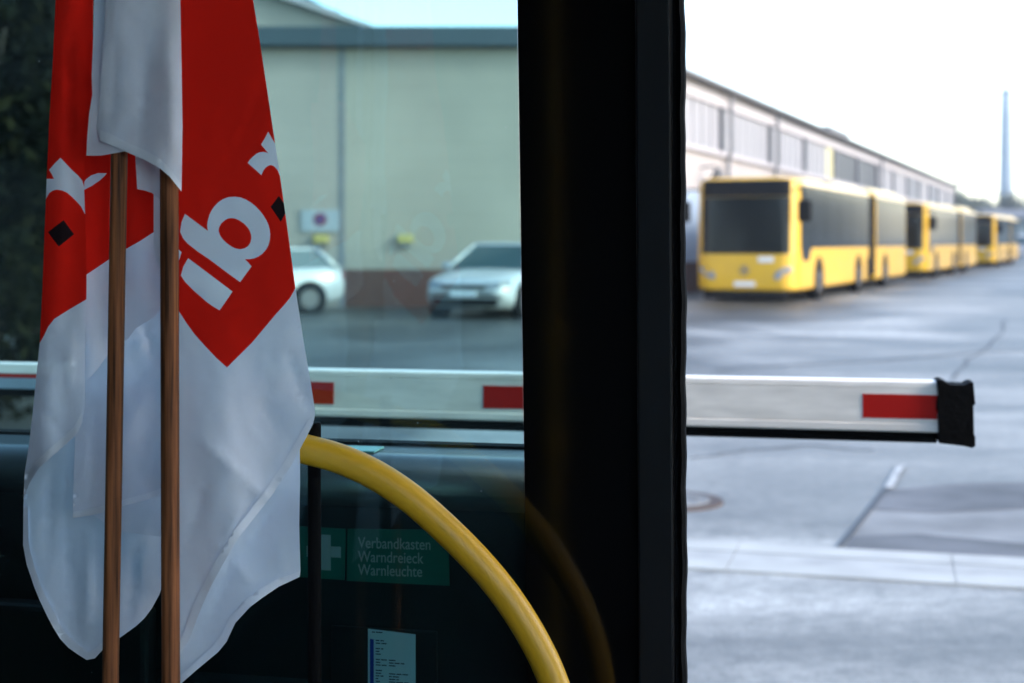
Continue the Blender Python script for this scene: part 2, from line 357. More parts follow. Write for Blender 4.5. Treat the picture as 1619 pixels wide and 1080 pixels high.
def slab(L, Rr, n0, n1, z0=FL, z1=RF):
    bm = B(); q = []
    for n in (n0, n1):
        q += [bm.verts.new(bus(L[0], n, z0)), bm.verts.new(bus(Rr[0], n, z0)), bm.verts.new(bus(Rr[1], n, z1)), bm.verts.new(bus(L[1], n, z1))]
    for f in ((0, 1, 2, 3), (7, 6, 5, 4), (0, 4, 5, 1), (1, 5, 6, 2), (2, 6, 7, 3), (3, 7, 4, 0)): bm.faces.new([q[i] for i in f])
    return bm
e0 = vline(818, 834); e1 = vline(1006, 1012); e2 = vline(1064, 1070); e3 = vline(1083, 1086)
g = 0.0015
part('window_pane', slab((U0+.04, U0+.04), (e0[0]-g, e0[1]-g), 0, .006), M['tint'])
pane_border = part('glass_border', slab(e0, (e1[0]-g, e1[1]-g), -.0005, .012), M['frit'])
part('door_frame', slab(e1, (e2[0]-g, e2[1]-g), -.016, .05), M['frame'], bevel=.003)
# rubber seal with a slightly uneven lip
bm = B(); rows = []
for i in range(181):
    f = i/180; z = FL + (RF-FL)*f
    wv = (.0005*math.sin(z*41) + .0005*math.sin(z*97+1) + .0003*math.sin(z*23+.5))
    ul = e2[0] + (e2[1]-e2[0])*f; ur = e3[0] + (e3[1]-e3[0])*f + wv
    rows.append([bm.verts.new(bus(a, b, z)) for a, b in ((ul, -.010), (ul+.004, -.006), (ur-.005, -.012), (ur-.001, -.006), (ur, .006), (ur-.003, .03), (ul, .03))])
for a, b in zip(rows, rows[1:]):
    for k in range(7): bm.faces.new([a[k], a[(k+1) % 7], b[(k+1) % 7], b[k]])
part('door_seal', bm, M['rubber'])
# walls of the shell: beyond the doorway, the far side with its windows, and both ends; unseen, openings sized and panes tinted for the light on the flags
bm = B(); ud = e3[0]+1.30
box(bm, ud, U1, 0, .06, FL, 1.0, bxf); box(bm, ud, U1, 0, .06, 2.3, RF, bxf)
for u in (ud, ud+1.7, ud+3.2): box(bm, u, min(u+.12, U1), 0, .06, 1.0, 2.3, bxf)
part('door_side_wall', bm, M['shell'])
bm = B(); box(bm, U0, U1, NB-.06, NB, FL-.12, 1.0, bxf); box(bm, U0, U1, NB-.06, NB, 2.5, RF+.1, bxf)
WN = ((.55, 1.75), (1.85, 3.3), (3.4, 5.2))
edges = [U0] + [x for p in WN for x in p] + [U1]
for a, b in zip(edges[0::2], edges[1::2]): box(bm, a, b, NB-.06, NB, 1.0, 2.5, bxf)
part('driver_side_wall', bm, M['shell'])
for a, b in WN: part('side_pane', box(B(), a+.002, b-.002, NB-.035, NB-.03, 1.002, 2.498, bxf), M['side_tint'])
part('rear_partition', box(B(), U1, U1+.05, NB, .06, FL, RF, bxf), M['shell'])
bm = B(); box(bm, U0-.06, U0, NB, .06, FL, 1.0, bxf); box(bm, U0-.06, U0, NB, .06, 2.3, RF, bxf); box(bm, U0-.06, U0, -1.76, .06, 1.0, 2.3, bxf); box(bm, U0-.06, U0, NB, -2.2, 1.0, 2.3, bxf)
part('front_wall', bm, M['shell'])
part('windscreen_pane', box(B(), U0-.035, U0-.03, -2.198, -1.762, 1.002, 2.298, bxf), M['clear'])
bm = B(); box(bm, U0, -.62, -1.75, -1.70, FL, 2.05, bxf)
part('cab_partition', bm, M['black'])
# dashboard behind the pane, with rounded ledge on top
uR = e0[0] + .03
zL = uz(0, 690, .10)[1]; zR = uz(828, 742, .10)[1]; zt = (zL+zR)/2
prof = [(.052, FL), (.052, zt-.30), (.058, zt-.29), (.058, zt-.045)]
for i in range(9):
    a = i/8*math.pi/2; prof.append((.098-.040*math.cos(a), zt-.040+.040*math.sin(a)))
prof += [(.175, zt+.002), (.182, zt+.002), (.205, zt+.002), (.205, FL)]
bm = B(); prism(bm, prof, U0+.05, uR+.06, 'x', bxf)
part('dashboard', bm, M['dash'], smooth=False, bevel=.003)
bm = B(); prism(bm, [(.0565, zt-.06)] + [(.098-.0415*math.cos(i/8*math.pi/2), zt-.040+.0415*math.sin(i/8*math.pi/2)) for i in range(9)] + [(.172, zt+.0035), (.172, zt+.001), (.098, zt+.0005), (.06, zt-.04)], U0+.06, uR+.05, 'x', bxf)
part('dashboard_ledge', bm, M['sill'], smooth=True)
part('window_gasket', box(B(), U0+.05, uR+.05, .176, .204, zt+.0025, zt+.007, bxf), M['rubber'])
# lower panel of the dashboard (bottom left), set forward
uA, zA = uz(240, 962, .03); 
part('lower_panel', box(B(), U0+.06, uA, .012, .050, FL, zA, bxf), M['dash'], bevel=.008)
# plate behind the notice
(pa, pz), (pb, _) = uz(525, 988, .05), uz(692, 988, .05)
part('notice_plate', box(B(), pa, pb, .046, .0515, FL+.2, pz, bxf), M['dash'], bevel=.002)
# black post behind the flag that carries the grab rail
p0 = at(497, 668, 1.66); p1 = at(497, 1080, 1.66)
bm = B(); cyl(bm, (p0.x, p0.y, p0.z), (p1.x+.001, p1.y, FL), .0078, n=20)
part('rail_post', bm, M['rubber'], smooth=False)
# curved yellow grab rail
rp = [(300, 690), (380, 692), (435, 700), (488, 711.5), (539, 726), (590, 749), (642, 782.5), (689, 822), (737, 868), (776, 911), (808, 953), (835.5, 996), (859, 1040), (875, 1078), (887, 1115), (899, 1170), (906, 1230), (909, 1400)]
def catmull(P, k=8):
    out = []
    for i in range(len(P)-1):
        a, b, c, d = P[max(i-1, 0)], P[i], P[i+1], P[min(i+2, len(P)-1)]
        for j in range(k):
            t = j/k
            out.append(tuple(.5*((2*b[q]) + (-a[q]+c[q])*t + (2*a[q]-5*b[q]+4*c[q]-d[q])*t*t + (-a[q]+3*b[q]-3*c[q]+d[q])*t**3) for q in range(len(b))))
    out.append(tuple(P[-1])); return out
sp = catmull(rp, 6)
pts = [at(x, y, 1.645 - .03*max(0, (x-475))/420) for x, y in sp]
pts.append(Vector((pts[-1].x, pts[-1].y, FL)))
bm = B(); tube(bm, pts, .0172, 24)
o = part('grab_rail', bm, M['yellow_rail'], smooth=True); o['label'] = 'curved yellow grab rail'
# yellow stanchion behind the viewer (its reflection shows in the glass border)
vp = on_plane(876, 600); d = ray(876, 600); d.z = 0; rr = d - 2*d.dot(N)*N
sp_ = Vector((vp.x, vp.y, 0)) + rr*1.38
bm = B(); cyl(bm, (sp_.x, sp_.y, FL), (sp_.x, sp_.y, RF), .0165, n=24)
st = part('stanchion', bm, M['yellow_rail'], smooth=False)
bm = B()
for z in (1.06, 1.29):
    bm = B(); tube(bm, [(sp_.x, sp_.y, z-.03), (sp_.x, sp_.y, z+.03)], .024, 20); obj('bracket', bm, M['yellow_rail'], st)

# ------------------------------------------------------------------ stickers on the dashboard
def text_mesh(name, s, size, m, xf, parent, sx=1.0):
    cu = bpy.data.curves.new(name, 'FONT'); cu.body = s; cu.size = size; cu.extrude = .0002; cu.offset = size*.004
    to = bpy.data.objects.new(name, cu); C.collection.objects.link(to)
    dg = bpy.context.evaluated_depsgraph_get(); me = bpy.data.meshes.new_from_object(to.evaluated_get(dg))
    bpy.data.objects.remove(to); me.materials.append(m)
    for v in me.vertices: v.co = xf(Vector((v.co.x*sx, v.co.y, v.co.z)))
    o = bpy.data.objects.new(name, me); link(o, parent); return o
def board(quad_px, n, thick, bmx=None):       # a flat plate on the dashboard face, from four image points
    bm = bmx or B(); a = [uz(x, y, n) for x, y in quad_px]
    f = [bm.verts.new(bus(u, n-thick, z)) for u, z in a]; b = [bm.verts.new(bus(u, n, z)) for u, z in a]
    bm.faces.new(f); bm.faces.new(list(reversed(b)))
    for i in range(4): bm.faces.new([f[i], b[i], b[(i+1) % 4], f[(i+1) % 4]])
    return bm
nS = .0575
sg = thing('first_aid_sign', 'dark green sticker reading Verbandkasten Warndreieck Warnleuchte with white cross', 'sign')
obj('sign_face', board([(550, 836), (709, 838), (711, 926), (548, 918)], nS, .0012), M['green'], sg)
obj('cross_field', board([(470, 832), (547, 836), (545, 917), (470, 912)], nS, .0012), M['green'], sg)
bm = B()
board([(505, 845), (523, 846), (523, 902), (505, 901)], nS-.0013, .0006, bm); board([(485, 863), (504.5, 864), (504.5, 881), (485, 880)], nS-.0013, .0006, bm); board([(523.5, 864), (539, 864.5), (539, 882), (523.5, 881)], nS-.0013, .0006, bm)
obj('cross', bm, M['signwhite'], sg)
for s, x, y in (('Verbandkasten', 566, 866), ('Warndreieck', 566, 888), ('Warnleuchte', 566, 909)):
    u0_, z0_ = uz(x, y, nS-.0013)
    k = (uz(x+100, y+3.0, nS-.0013)[1]-z0_)/(uz(x+100, y+3.0, nS-.0013)[0]-u0_)
    text_mesh('lettering', s, .0205, M['signwhite'], lambda v: bus(u0_+v.x, nS-.0014-v.z, z0_+v.y+v.x*k), sg, .80)
pn = thing('paper_notice', 'small white printed paper on the dark plate below the green sticker', 'notice')
nP = .0455
obj('sheet', board([(582, 994), (657, 1003), (657, 1180), (582, 1172)], nP, .0006), M['paper'], pn)
obj('blue_bar', board([(585, 1010), (591, 1011), (591, 1160), (585, 1159)], nP-.0007, .0003), M['inkblue'], pn)
bm = B(); random.seed(3)
for i in range(30):
    y = 998 + i*4.3; x = 588 if i < 1 else 594
    if i in (1, 2, 5, 9, 13): continue
    for col in ((x, 1), (615, .8 if i > 9 else 0)):
        xx = col[0]
        if random.random() > col[1]: continue
        for wd in range(random.randint(1, 3)):
            L = random.uniform(4, 11)
            if xx+L > (612 if col[0] < 600 else 650): break
            board([(xx, y+.06*(xx-582)), (xx+L, y+.06*(xx+L-582)), (xx+L, y+1.7+.06*(xx+L-582)), (xx, y+1.7+.06*(xx-582))], nP-.0007, .0003, bm); xx += L+1.5
obj('print', bm, M['ink'], pn)
bm = B(); c0, c1 = uz(528, 708, .12), uz(597, 710, .12)
box(bm, c0[0], c1[0], .105, .15, zt+.0036, zt+.0056, bxf)
tag(obj('card', bm, M['card']), 'small pale green card lying on the ledge beside the flag', 'card')

# ------------------------------------------------------------------ flags
from mathutils import noise as mnoise
def crease(x, y, a, b, wd, amp):      # a soft ridge along the line a-b
    dx, dy = b[0]-a[0], b[1]-a[1]; L2 = dx*dx+dy*dy; t = ((x-a[0])*dx+(y-a[1])*dy)/L2
    d = ((x-a[0])*dy-(y-a[1])*dx)/math.sqrt(L2); e = max(0, min(1, 1.25-abs(t-.5)*2.2))
    return amp*e*math.exp(-abs(d)/wd)*(1 if d > 0 else .75)
# creases pressed into each sheet: line, width, height
CR = {'B': [((295, 680), (430, 795), 16, -.005), ((455, 560), (492, 655), 12, .006), ((300, 860), (330, 740), 14, .006), ((380, 800), (330, 905), 12, -.004), ((405, 620), (455, 705), 20, .004), ((430, 100), (330, 330), 26, .005)],
      'C': [((366, 885), (395, 925), 10, -.007), ((366, 885), (330, 985), 14, .006), ((440, 780), (400, 850), 14, .005), ((430, 830), (450, 915), 12, -.005)],
      'A': [((230, 40), (222, 235), 16, .006), ((262, 30), (272, 270), 14, -.004), ((180, 60), (176, 200), 9, .005)],
      'D': [((84, 520), (78, 590), 8, .005), ((112, 500), (106, 640), 8, -.006), ((60, 640), (100, 690), 10, .004), ((110, 20), (104, 280), 10, .005)],
      'F': [((225, 505), (248, 575), 8, .006), ((205, 560), (256, 520), 9, -.005), ((150, 640), (146, 800), 12, .005)],
      'G': [((80, 720), (70, 900), 14, .007), ((140, 830), (135, 1030), 12, -.008), ((215, 850), (200, 985), 14, .007), ((100, 800), (118, 1010), 10, .005)]}
def wrinkled(key, f): return lambda x, y: f(x, y) + 1.4*sum(crease(x, y, *c) for c in CR[key])
def crumple(x, y, k):
    p = Vector((x/46 + k, y/70, k*1.7)); q = Vector((x/19, y/27 + k, k*2.3))
    return .0030*(abs(mnoise.noise(p)) - .2) + .0005*mnoise.noise(q)
def resample(poly, step):
    out = []
    for i in range(len(poly)):
        a, b = poly[i], poly[(i+1) % len(poly)]; L = math.hypot(b[0]-a[0], b[1]-a[1]); k = max(1, int(L/step))
        for j in range(k): out.append((a[0]+(b[0]-a[0])*j/k, a[1]+(b[1]-a[1])*j/k))
    return out
def inside(p, poly):
    c = False; j = len(poly)-1
    for i in range(len(poly)):
        a, b = poly[i], poly[j]
        if (a[1] > p[1]) != (b[1] > p[1]) and p[0] < (b[0]-a[0])*(p[1]-a[1])/(b[1]-a[1])+a[0]: c = not c
        j = i
    return c
CM = [M['cloth_white'], M['cloth_red'], M['cloth_black'], M['cloth_hem']]
def cloth_sheet(bm, outline, Y, fold, prints=(), base=0):
    seed = fold(100.0, 300.0)*700 % 9
    P, E = [], []
    def loop(poly, step):
        q = resample(poly, step); s = len(P); P.extend(Vector(x) for x in q); E.extend((s+i, s+(i+1) % len(q)) for i in range(len(q)))
    loop(outline, 7)
    for poly, mi in prints: loop(poly, 6)
    xs = [p[0] for p in outline]; ys = [p[1] for p in outline]; rnd = random.Random(5)
    y = min(ys)
    while y < max(ys):
        x = min(xs)
        while x < max(xs):
            p = (x+rnd.uniform(-2, 2), y+rnd.uniform(-2, 2))
            if inside(p, outline): P.append(Vector(p))
            x += 8
        y += 8
    V, _, F, *_ = geometry.delaunay_2d_cdt(P, E, [], 0, .05)
    bv = {}
    for f in F:
        c = sum((V[i] for i in f), Vector((0, 0)))/len(f)
        if not inside(c, outline): continue
        mi = base
        for poly, k in prints:
            if inside(c, poly): mi = k
        for i in f:
            if i not in bv: bv[i] = bm.verts.new(at(V[i].x, V[i].y, Y + fold(V[i].x, V[i].y) + crumple(V[i].x, V[i].y, seed)))
        try: fc = bm.faces.new([bv[i] for i in f]); fc.material_index = mi; fc.smooth = True
        except ValueError: pass
    return bm
def c3(L): return [(250+x/4.32, 180+y/4.32) for x, y in L]
def c4(L): return [(250+x/4.32, 380+y/4.32) for x, y in L]
def c2(L): return [(30+x/4, 230+y/4) for x, y in L]
def c1(L): return [(30+x/4, y/4) for x, y in L]
sin = math.sin
def bend(x, c, wd): return 1/(1+math.exp(-(x-c)/wd))
TOP = -330
# --- right-hand flag: front flap A, main sheet B, back sheet CC
A = [(176, TOP), (170, -60), (166, 20), (158, 150), (152, 203), (158, 222), (175, 229), (200, 240.5), (225, 251), (250, 264), (268, 279), (280, 293), (287, 303), (288.5, 200), (287, 100), (285, 0), (284, TOP)]
fA = lambda x, y: .010*((x-232)/60)**2 - .004*sin((x-150+.08*y)/17) + .003*sin(y/60+x/40) + .004*bend(y, 250, 20)
fA = wrinkled('A', fA)
A_hem = [(158, 205), (158, 222), (175, 229), (200, 240.5), (225, 251), (250, 264), (268, 279), (287, 303), (287, 292), (270, 268), (252, 250), (226, 236), (200, 225), (176, 212)]
Bo = [(268, TOP), (362, TOP), (390, -60), (400, 0), (410, 60), (419, 120), (428, 180), (434.5, 225), (440, 260), (450, 330), (459, 395), (467, 455), (480, 540), (492, 610), (497.5, 645), (498, 657), (495, 670), (484, 692), (460, 737), (430, 783), (405, 815), (380, 846), (352, 893), (336, 922), (318, 962), (297, 1016), (284, 1036), (268, 1052)]
fB = lambda x, y: .030*bend(x, 440-.0*y, 34)*(.6+.4*bend(y, 500, 120)) + .014*bend(x, 375, 22)*bend(y, 560, 60) - .011*bend(x, 322+.03*y, 18) + .0035*sin((x-.10*y)/24)*(.4+.6*bend(y, 480, 90)) + .003*sin((x+y*.9)/52) + .004*sin((y-x*1.1)/80)*bend(y, 620, 50) + .010*bend(y, 830, 60)*bend(300, x, 30)
fB = wrinkled('B', fB)
b_out = [(183, 683), (262, 742), (340, 800), (335, 765), (338, 735), (350, 690), (368, 655), (388, 628), (410, 605), (440, 584), (480, 569), (530, 566), (565, 572), (600, 585), (640, 610), (668, 633), (695, 662), (718, 692), (738, 724), (753, 757), (762, 790), (766, 822), (763, 862), (752, 900), (735, 930), (710, 957), (685, 975), (655, 987), (625, 993), (592, 992), (615, 1015), (638, 1042), (600, 1094), (560, 1149), (515, 1117), (470, 1084), (350, 994), (270, 940), (200, 885), (170, 850), (150, 805), (160, 740)]
b_hole = [(413, 800), (417, 775), (430, 750), (455, 727), (475, 716), (500, 712), (525, 715), (555, 728), (585, 748), (608, 772), (625, 797), (635, 825), (637, 850), (630, 880), (615, 903), (590, 919), (560, 925), (530, 920), (500, 906), (465, 880), (440, 855), (423, 830)]
i_s = [(205, 122), (300, 193), (400, 268), (508, 350), (465, 413), (420, 478), (380, 455), (330, 420), (240, 340), (185, 285), (155, 240), (172, 180)]
r_s = [(752, 122), (778, 170), (800, 205), (860, 300), (870, 420), (830, 420), (818, 388), (800, 365), (785, 354), (768, 350), (752, 355), (735, 367), (720, 385), (705, 418), (658, 376), (612, 335), (628, 312), (648, 292), (672, 272), (695, 262), (718, 259), (736, 263), (752, 270), (728, 240), (703, 210), (730, 165)]
dm = [(825, 560), (880, 640), (880, 660), (838, 738), (768, 635)]
idot = [(120, 905), (160, 945), (148, 985), (137, 1012), (120, 1012)]
redB = [(240, TOP-20), (420, TOP-20), (520, 300), (500, 440), (467, 456), (458, 472), (447, 485), (436, 497), (400, 540), (359, 581), (342, 566), (325, 548), (308, 529), (295, 511), (284, 494), (276, 478), (240, 430)]
PB = [(redB, 1), (c3(b_out), 0), (c3(b_hole), 1), (c4(i_s), 0), (c3(r_s), 0), (c3(dm), 2), (c3(idot), 0)]
CC = [(290, 560), (400, 560), (466, 640), (474, 700), (474.5, 760), (473, 830), (475, 903), (474, 912), (440, 928), (415, 945), (395, 960), (372, 985), (358, 1015), (345, 1031), (310, 1060), (285, 1082), (268, 1098)]
fC = lambda x, y: .012*bend(x, 400, 25) + .006*sin((x*1.0+y*.55)/26) + .004*sin((x-.9*y)/33) + .018*bend(y, 960, 45)
fC = wrinkled('C', fC)
C_hem = [(474, 903), (474, 912), (440, 928), (415, 945), (395, 960), (372, 985), (358, 1015), (345, 1031), (310, 1060), (285, 1082), (285, 1068), (310, 1046), (336, 1022), (350, 1004), (364, 975), (388, 949), (410, 932), (437, 916)]
B_hem = [(498, 657), (495, 670), (484, 692), (460, 737), (430, 783), (405, 815), (380, 846), (352, 893), (336, 922), (318, 962), (297, 1016), (284, 1036), (275, 1030), (288, 1006), (308, 952), (328, 912), (343, 884), (370, 839), (396, 806), (420, 775), (450, 730), (475, 686), (488, 664)]
FY = 1.42
def pole(px_top, px_bot, r, Y, name, parent):
    (xa, ya), (xb, yb) = px_top, px_bot; a = at(xa, ya, Y); b = at(xb, yb, Y); d = (a-b)
    f = lambda z: b + d*((z-b.z)/d.z)
    bm = B(); tube(bm, [f(FL+.002), f(.8), f(1.2), f(1.6), f(2.05)], r, 24)
    return obj(name, bm, M['wood'], parent, smooth=True)
fr = thing('hand_flag', 'red and white flag with white letters and black square, hanging from right wooden stick', 'flag', (0, 0, 0), group='flags propped in the bus')
pole((267.5, 250), (270, 1080), .0091, FY, 'flagpole', fr)
bm = B()
cloth_sheet(bm, A, FY-.026, fA); cloth_sheet(bm, A_hem, FY-.0285, fA, (), 3)
cloth_sheet(bm, Bo, FY+.022, fB, PB); cloth_sheet(bm, B_hem, FY+.0192, fB, (), 3)
cloth_sheet(bm, CC, FY+.072, fC); cloth_sheet(bm, C_hem, FY+.0695, fC, (), 3)
obj('cloth', bm, CM, fr)
# --- left-hand flag
A2 = [(156, TOP), (150, -60), (148, 40), (145, 120), (146, 150), (141, 180), (138, 215), (136.5, 246), (160, 246), (180, 242.5), (215, 236), (235, 225), (240, TOP)]
fA2 = lambda x, y: .006*((x-190)/50)**2 + .002*sin(x/11)
A3 = [(214, 150), (214, 250), (217, 299), (228, 301), (240, 305), (252, 315), (262, 318), (262, 150)]
fA3 = lambda x, y: .003*sin(x/9) + .01*bend(y, 300, 15)
A4 = [(242, 180), (243, 312), (243, 398), (247, 412), (257, 428), (262, 428), (262, 180)]
fA4 = lambda x, y: .002*sin(y/40)
D = [(97, TOP), (90, -60), (88, 0), (84, 90), (78, 190), (74, 280), (70, 380), (67, 460), (63, 540), (58, 590), (52, 650), (45, 710), (39, 748), (37, 790), (46, 765), (62, 740), (85, 719), (110, 697), (122, 686), (130, 668), (134, 640), (134, 560), (136.5, 475), (137, 430), (134.5, 340), (133, 300), (136, 200), (143, 150), (147, 50), (148, -60), (150, TOP)]
fD = lambda x, y: .012*((x-105)/45)**2 + .0035*sin((x+.05*y)/9.5)*(.5+.5*bend(y, 480, 60)) + .003*sin((x*1.2+y)/38)*bend(y, 500, 40)
fD = wrinkled('D', fD)
rD = c2([(262, 78), (330, 150), (375, 192), (400, 222), (412, 260), (440, 330), (440, 470), (415, 430), (392, 385), (365, 355), (335, 325), (305, 299), (275, 285), (240, 279), (210, 287), (190, 303), (175, 330), (140, 400), (140, 210), (222, 212), (206, 180), (190, 155), (225, 115)])
dD = c2([(283, 472), (315, 517), (348, 562), (300, 602), (252, 640), (216, 594), (183, 548), (232, 510)])
redD = [(40, TOP-20), (200, TOP-20), (200, 440), (137, 473), (110, 489), (86, 504), (76, 517), (70, 530), (63, 542), (30, 590)]
PD = [(redD, 1), (rD, 0), (dD, 2)]
D_hem = [(39, 748), (37, 790), (46, 765), (62, 740), (85, 719), (110, 697), (122, 686), (130, 668), (129, 652), (118, 674), (104, 687), (80, 708), (58, 728), (46, 740)]
Ee = [(128, 60), (225, 60), (262, 160), (262, 482), (252, 492), (242, 503), (228, 511), (215, 519), (202, 536), (188, 545), (174, 556), (155, 583), (137, 602), (126, 612), (124, 300)]
fE = lambda x, y: .004*sin((x-.12*y)/15) + .004*sin(x/31+1) + .003*sin(y/45)
eE = c2([(405, 240), (425, 213), (455, 190), (500, 175), (555, 176), (540, 195), (510, 222), (465, 253), (405, 285)])
e2E = c1([(425, 1000), (440, 985), (500, 985), (590, 985), (590, 1060), (560, 1090), (500, 1095), (450, 1070), (425, 1040)])
redE = [(110, 30), (280, 30), (280, 345), (243, 367), (220, 382), (202, 392), (174, 409), (155, 422), (137, 434), (110, 450)]
PE = [(redE, 1), (eE, 0)]
Fs = [(126, 440), (262, 380), (262, 779), (230, 791), (202, 798), (176, 806), (150, 814), (115, 819), (116, 770), (119, 690)]
fF = lambda x, y: .012*bend(y, 800, 50) + .006*sin((x-.05*y)/30) + .002*sin((x+y)/24)
fF = wrinkled('F', fF)
F_hem = [(262, 779), (230, 791), (202, 798), (176, 806), (150, 814), (115, 819), (116, 809), (150, 803), (176, 796), (202, 788), (230, 781), (262, 769)]
Hs = [(140, 600), (262, 600), (262, 850), (240, 847), (210, 843), (190, 839), (165, 826), (143, 812)]
fH = lambda x, y: .010*bend(y, 800, 50) + .003*sin(x/20)
Gs = [(60, 600), (262, 560), (260, 918), (252, 940), (240, 962), (228, 978), (215, 990), (190, 1008), (172, 1018), (160, 1030), (150, 1041), (137, 1043.5), (122, 1034), (108, 1024), (95, 1010), (84, 992), (75, 975), (63, 950), (54, 928), (42, 892), (36.5, 862), (37, 800), (40, 745)]
fG = lambda x, y: .012*((x-140)/90)**2 + .007*sin((x+.06*y)/24)*bend(y, 800, 60) + .004*sin((x*.6-y)/46) + .034*bend(y, 870, 55)
fG = wrinkled('G', fG)
G_hem = [(190, 1008), (172, 1018), (160, 1030), (150, 1041), (137, 1043.5), (122, 1034), (108, 1024), (95, 1010), (84, 992), (75, 975), (63, 950), (54, 928), (42, 892), (36.5, 862), (37, 800), (44, 802), (45, 858), (52, 886), (63, 921), (72, 942), (84, 967), (93, 983), (103, 999), (114, 1011), (128, 1022), (140, 1031), (150, 1026), (165, 1012), (188, 996)]
fl = thing('hand_flag', 'red and white flag folded in layers, hanging from left wooden stick', 'flag', (0, 0, 0), group='flags propped in the bus')
pole((188.5, 245), (174.5, 1080), .0081, FY, 'flagpole', fl)
bm = B()
cloth_sheet(bm, A2, FY-.014, fA2); cloth_sheet(bm, A3, FY+.012, fA3); cloth_sheet(bm, A4, FY+.026, fA4)
cloth_sheet(bm, D, FY+.022, fD, PD); cloth_sheet(bm, D_hem, FY+.0194, fD, (), 3)
cloth_sheet(bm, Ee, FY+.066, fE, PE); cloth_sheet(bm, Fs, FY+.095, fF); cloth_sheet(bm, F_hem, FY+.0924, fF, (), 3)
cloth_sheet(bm, Hs, FY+.112, fH); cloth_sheet(bm, Gs, FY+.132, fG); cloth_sheet(bm, G_hem, FY+.1294, fG, (), 3)
obj('cloth', bm, CM, fl)

# ------------------------------------------------------------------ the barrier
YR, YL = 2.62, 2.87
b1 = at(1482, 0, YR); b0 = at(500, 0, YL); bd = Vector((b0.x-b1.x, b0.y-b1.y, 0)).normalized(); bn = Vector((-bd.y, bd.x, 0))
if bn.y > 0: bn = -bn                          # towards the camera
ztop = at(0, 602, YR).z; zbot = at(0, 700, YR).z; H = ztop-zbot
org = Vector((b1.x, b1.y, 0))
def bar(v): return org + bd*v.x + bn*v.y + Vector((0, 0, v.z))
br = thing('barrier', 'white barrier boom with red marks and black end cap across the exit', 'barrier')
hz = lambda f: ztop - H*f
prof = [(0.0, hz(0)), (.018, hz(.0)), (.021, hz(.025)), (.0215, hz(.10)), (.0195, hz(.105)), (.0195, hz(.115)), (.0215, hz(.12)), (.0215, hz(.66)), (.0195, hz(.665)), (.0195, hz(.675)), (.0235, hz(.69)), (.0235, hz(.79)), (.021, hz(.815)), (-.021, hz(.815)), (-.0225, hz(.1)), (-.018, hz(0))]
Lb = 3.6
def s_of(px):      # length along the boom of an image column
    k = (px-CX)/FPX; f = org + bn*.0215
    return (k*f.y - f.x)/(bd.x - k*bd.y)
bm = B(); prism(bm, prof, 0, s_of(150), 'x', bar); obj('boom', bm, M['alu'], br)
rub = [(.014, hz(.815)), (.016, hz(.84)), (.0175, hz(.90)), (.015, hz(.97)), (.006, hz(1)), (-.006, hz(1)), (-.015, hz(.97)), (-.0175, hz(.9)), (-.014, hz(.815))]
bm = B(); prism(bm, rub, .002, s_of(150), 'x', bar); obj('rubber_edge', bm, M['rubber'], br)
for xa, xb in ((1364, 1482), (764, 882), (411, 528)):
    a, b = s_of(xb), s_of(xa)
    bm = B(); box(bm, max(a, .0005), b, .0215, .0225, hz(.60), hz(.215), bar); obj('red_mark', bm, M['red'], br)
# end cap
cap = [(-.006, hz(.05)), (.006, hz(-.05)), (.0, hz(.0)), (0, hz(0))]
x0 = .003; cw = -(s_of(1542)) + .0
def capbox(a, b, y0, y1, za, zb, bmx): box(bmx, -b, -a, y0, y1, zb, za, bar)
bm = B()
outl = [(-.004, hz(-.03)), (.006, hz(-.04)), (.022, hz(.035)), (.052, hz(.04)), (.062, hz(-.005)), (.070, hz(-.012)), (.073, hz(.26)), (.0745, hz(.34)), (.070, hz(.35)), (.0715, hz(.82)), (.074, hz(.86)), (.074, hz(1.01)), (.066, hz(1.035)), (.05, hz(1.01)), (0, hz(.975)), (-.001, hz(.5)), (-.004, hz(.42)), (-.004, hz(.3)), (-.001, hz(.2))]
k_ = cw/.0745
prism(bm, [(-x*k_, z) for x, z in outl], .030, -.030, 'y', bar); obj('end_cap', bm, M['rubber'], br, bevel=.002)
# sleeve of the boom near its hinge, hinge bracket and cabinet out to the left
sa, sb = s_of(150)+.0005, Lb-.06
bm = B(); box(bm, sa, sb, -.020, .021, hz(.47), hz(.255), bar); obj('boom_sleeve', bm, M['gateblue'], br, bevel=.002)
bm = B(); box(bm, sa, sb, -.021, .0225, hz(.185), hz(0), bar); obj('boom_cover', bm, M['alu'], br, bevel=.002)
bm = B(); box(bm, sa+.002, sb-.002, -.020, .0215, hz(.254), hz(.186), bar); obj('red_line', bm, M['red'], br)
bm = B(); box(bm, sa, sb, -.016, .017, hz(.60), hz(.472), bar); obj('rubber_edge', bm, M['rubber'], br)
bm = B(); box(bm, Lb-.25, Lb+.15, -.17, .17, .0, 1.16, bar); obj('cabinet', bm, M['alu'], br, bevel=.02)
bm = B(); box(bm, Lb-.30, Lb+.05, -.04, .04, hz(1.2), hz(-.2), bar); obj('hinge_bracket', bm, M['black'], br, bevel=.01)

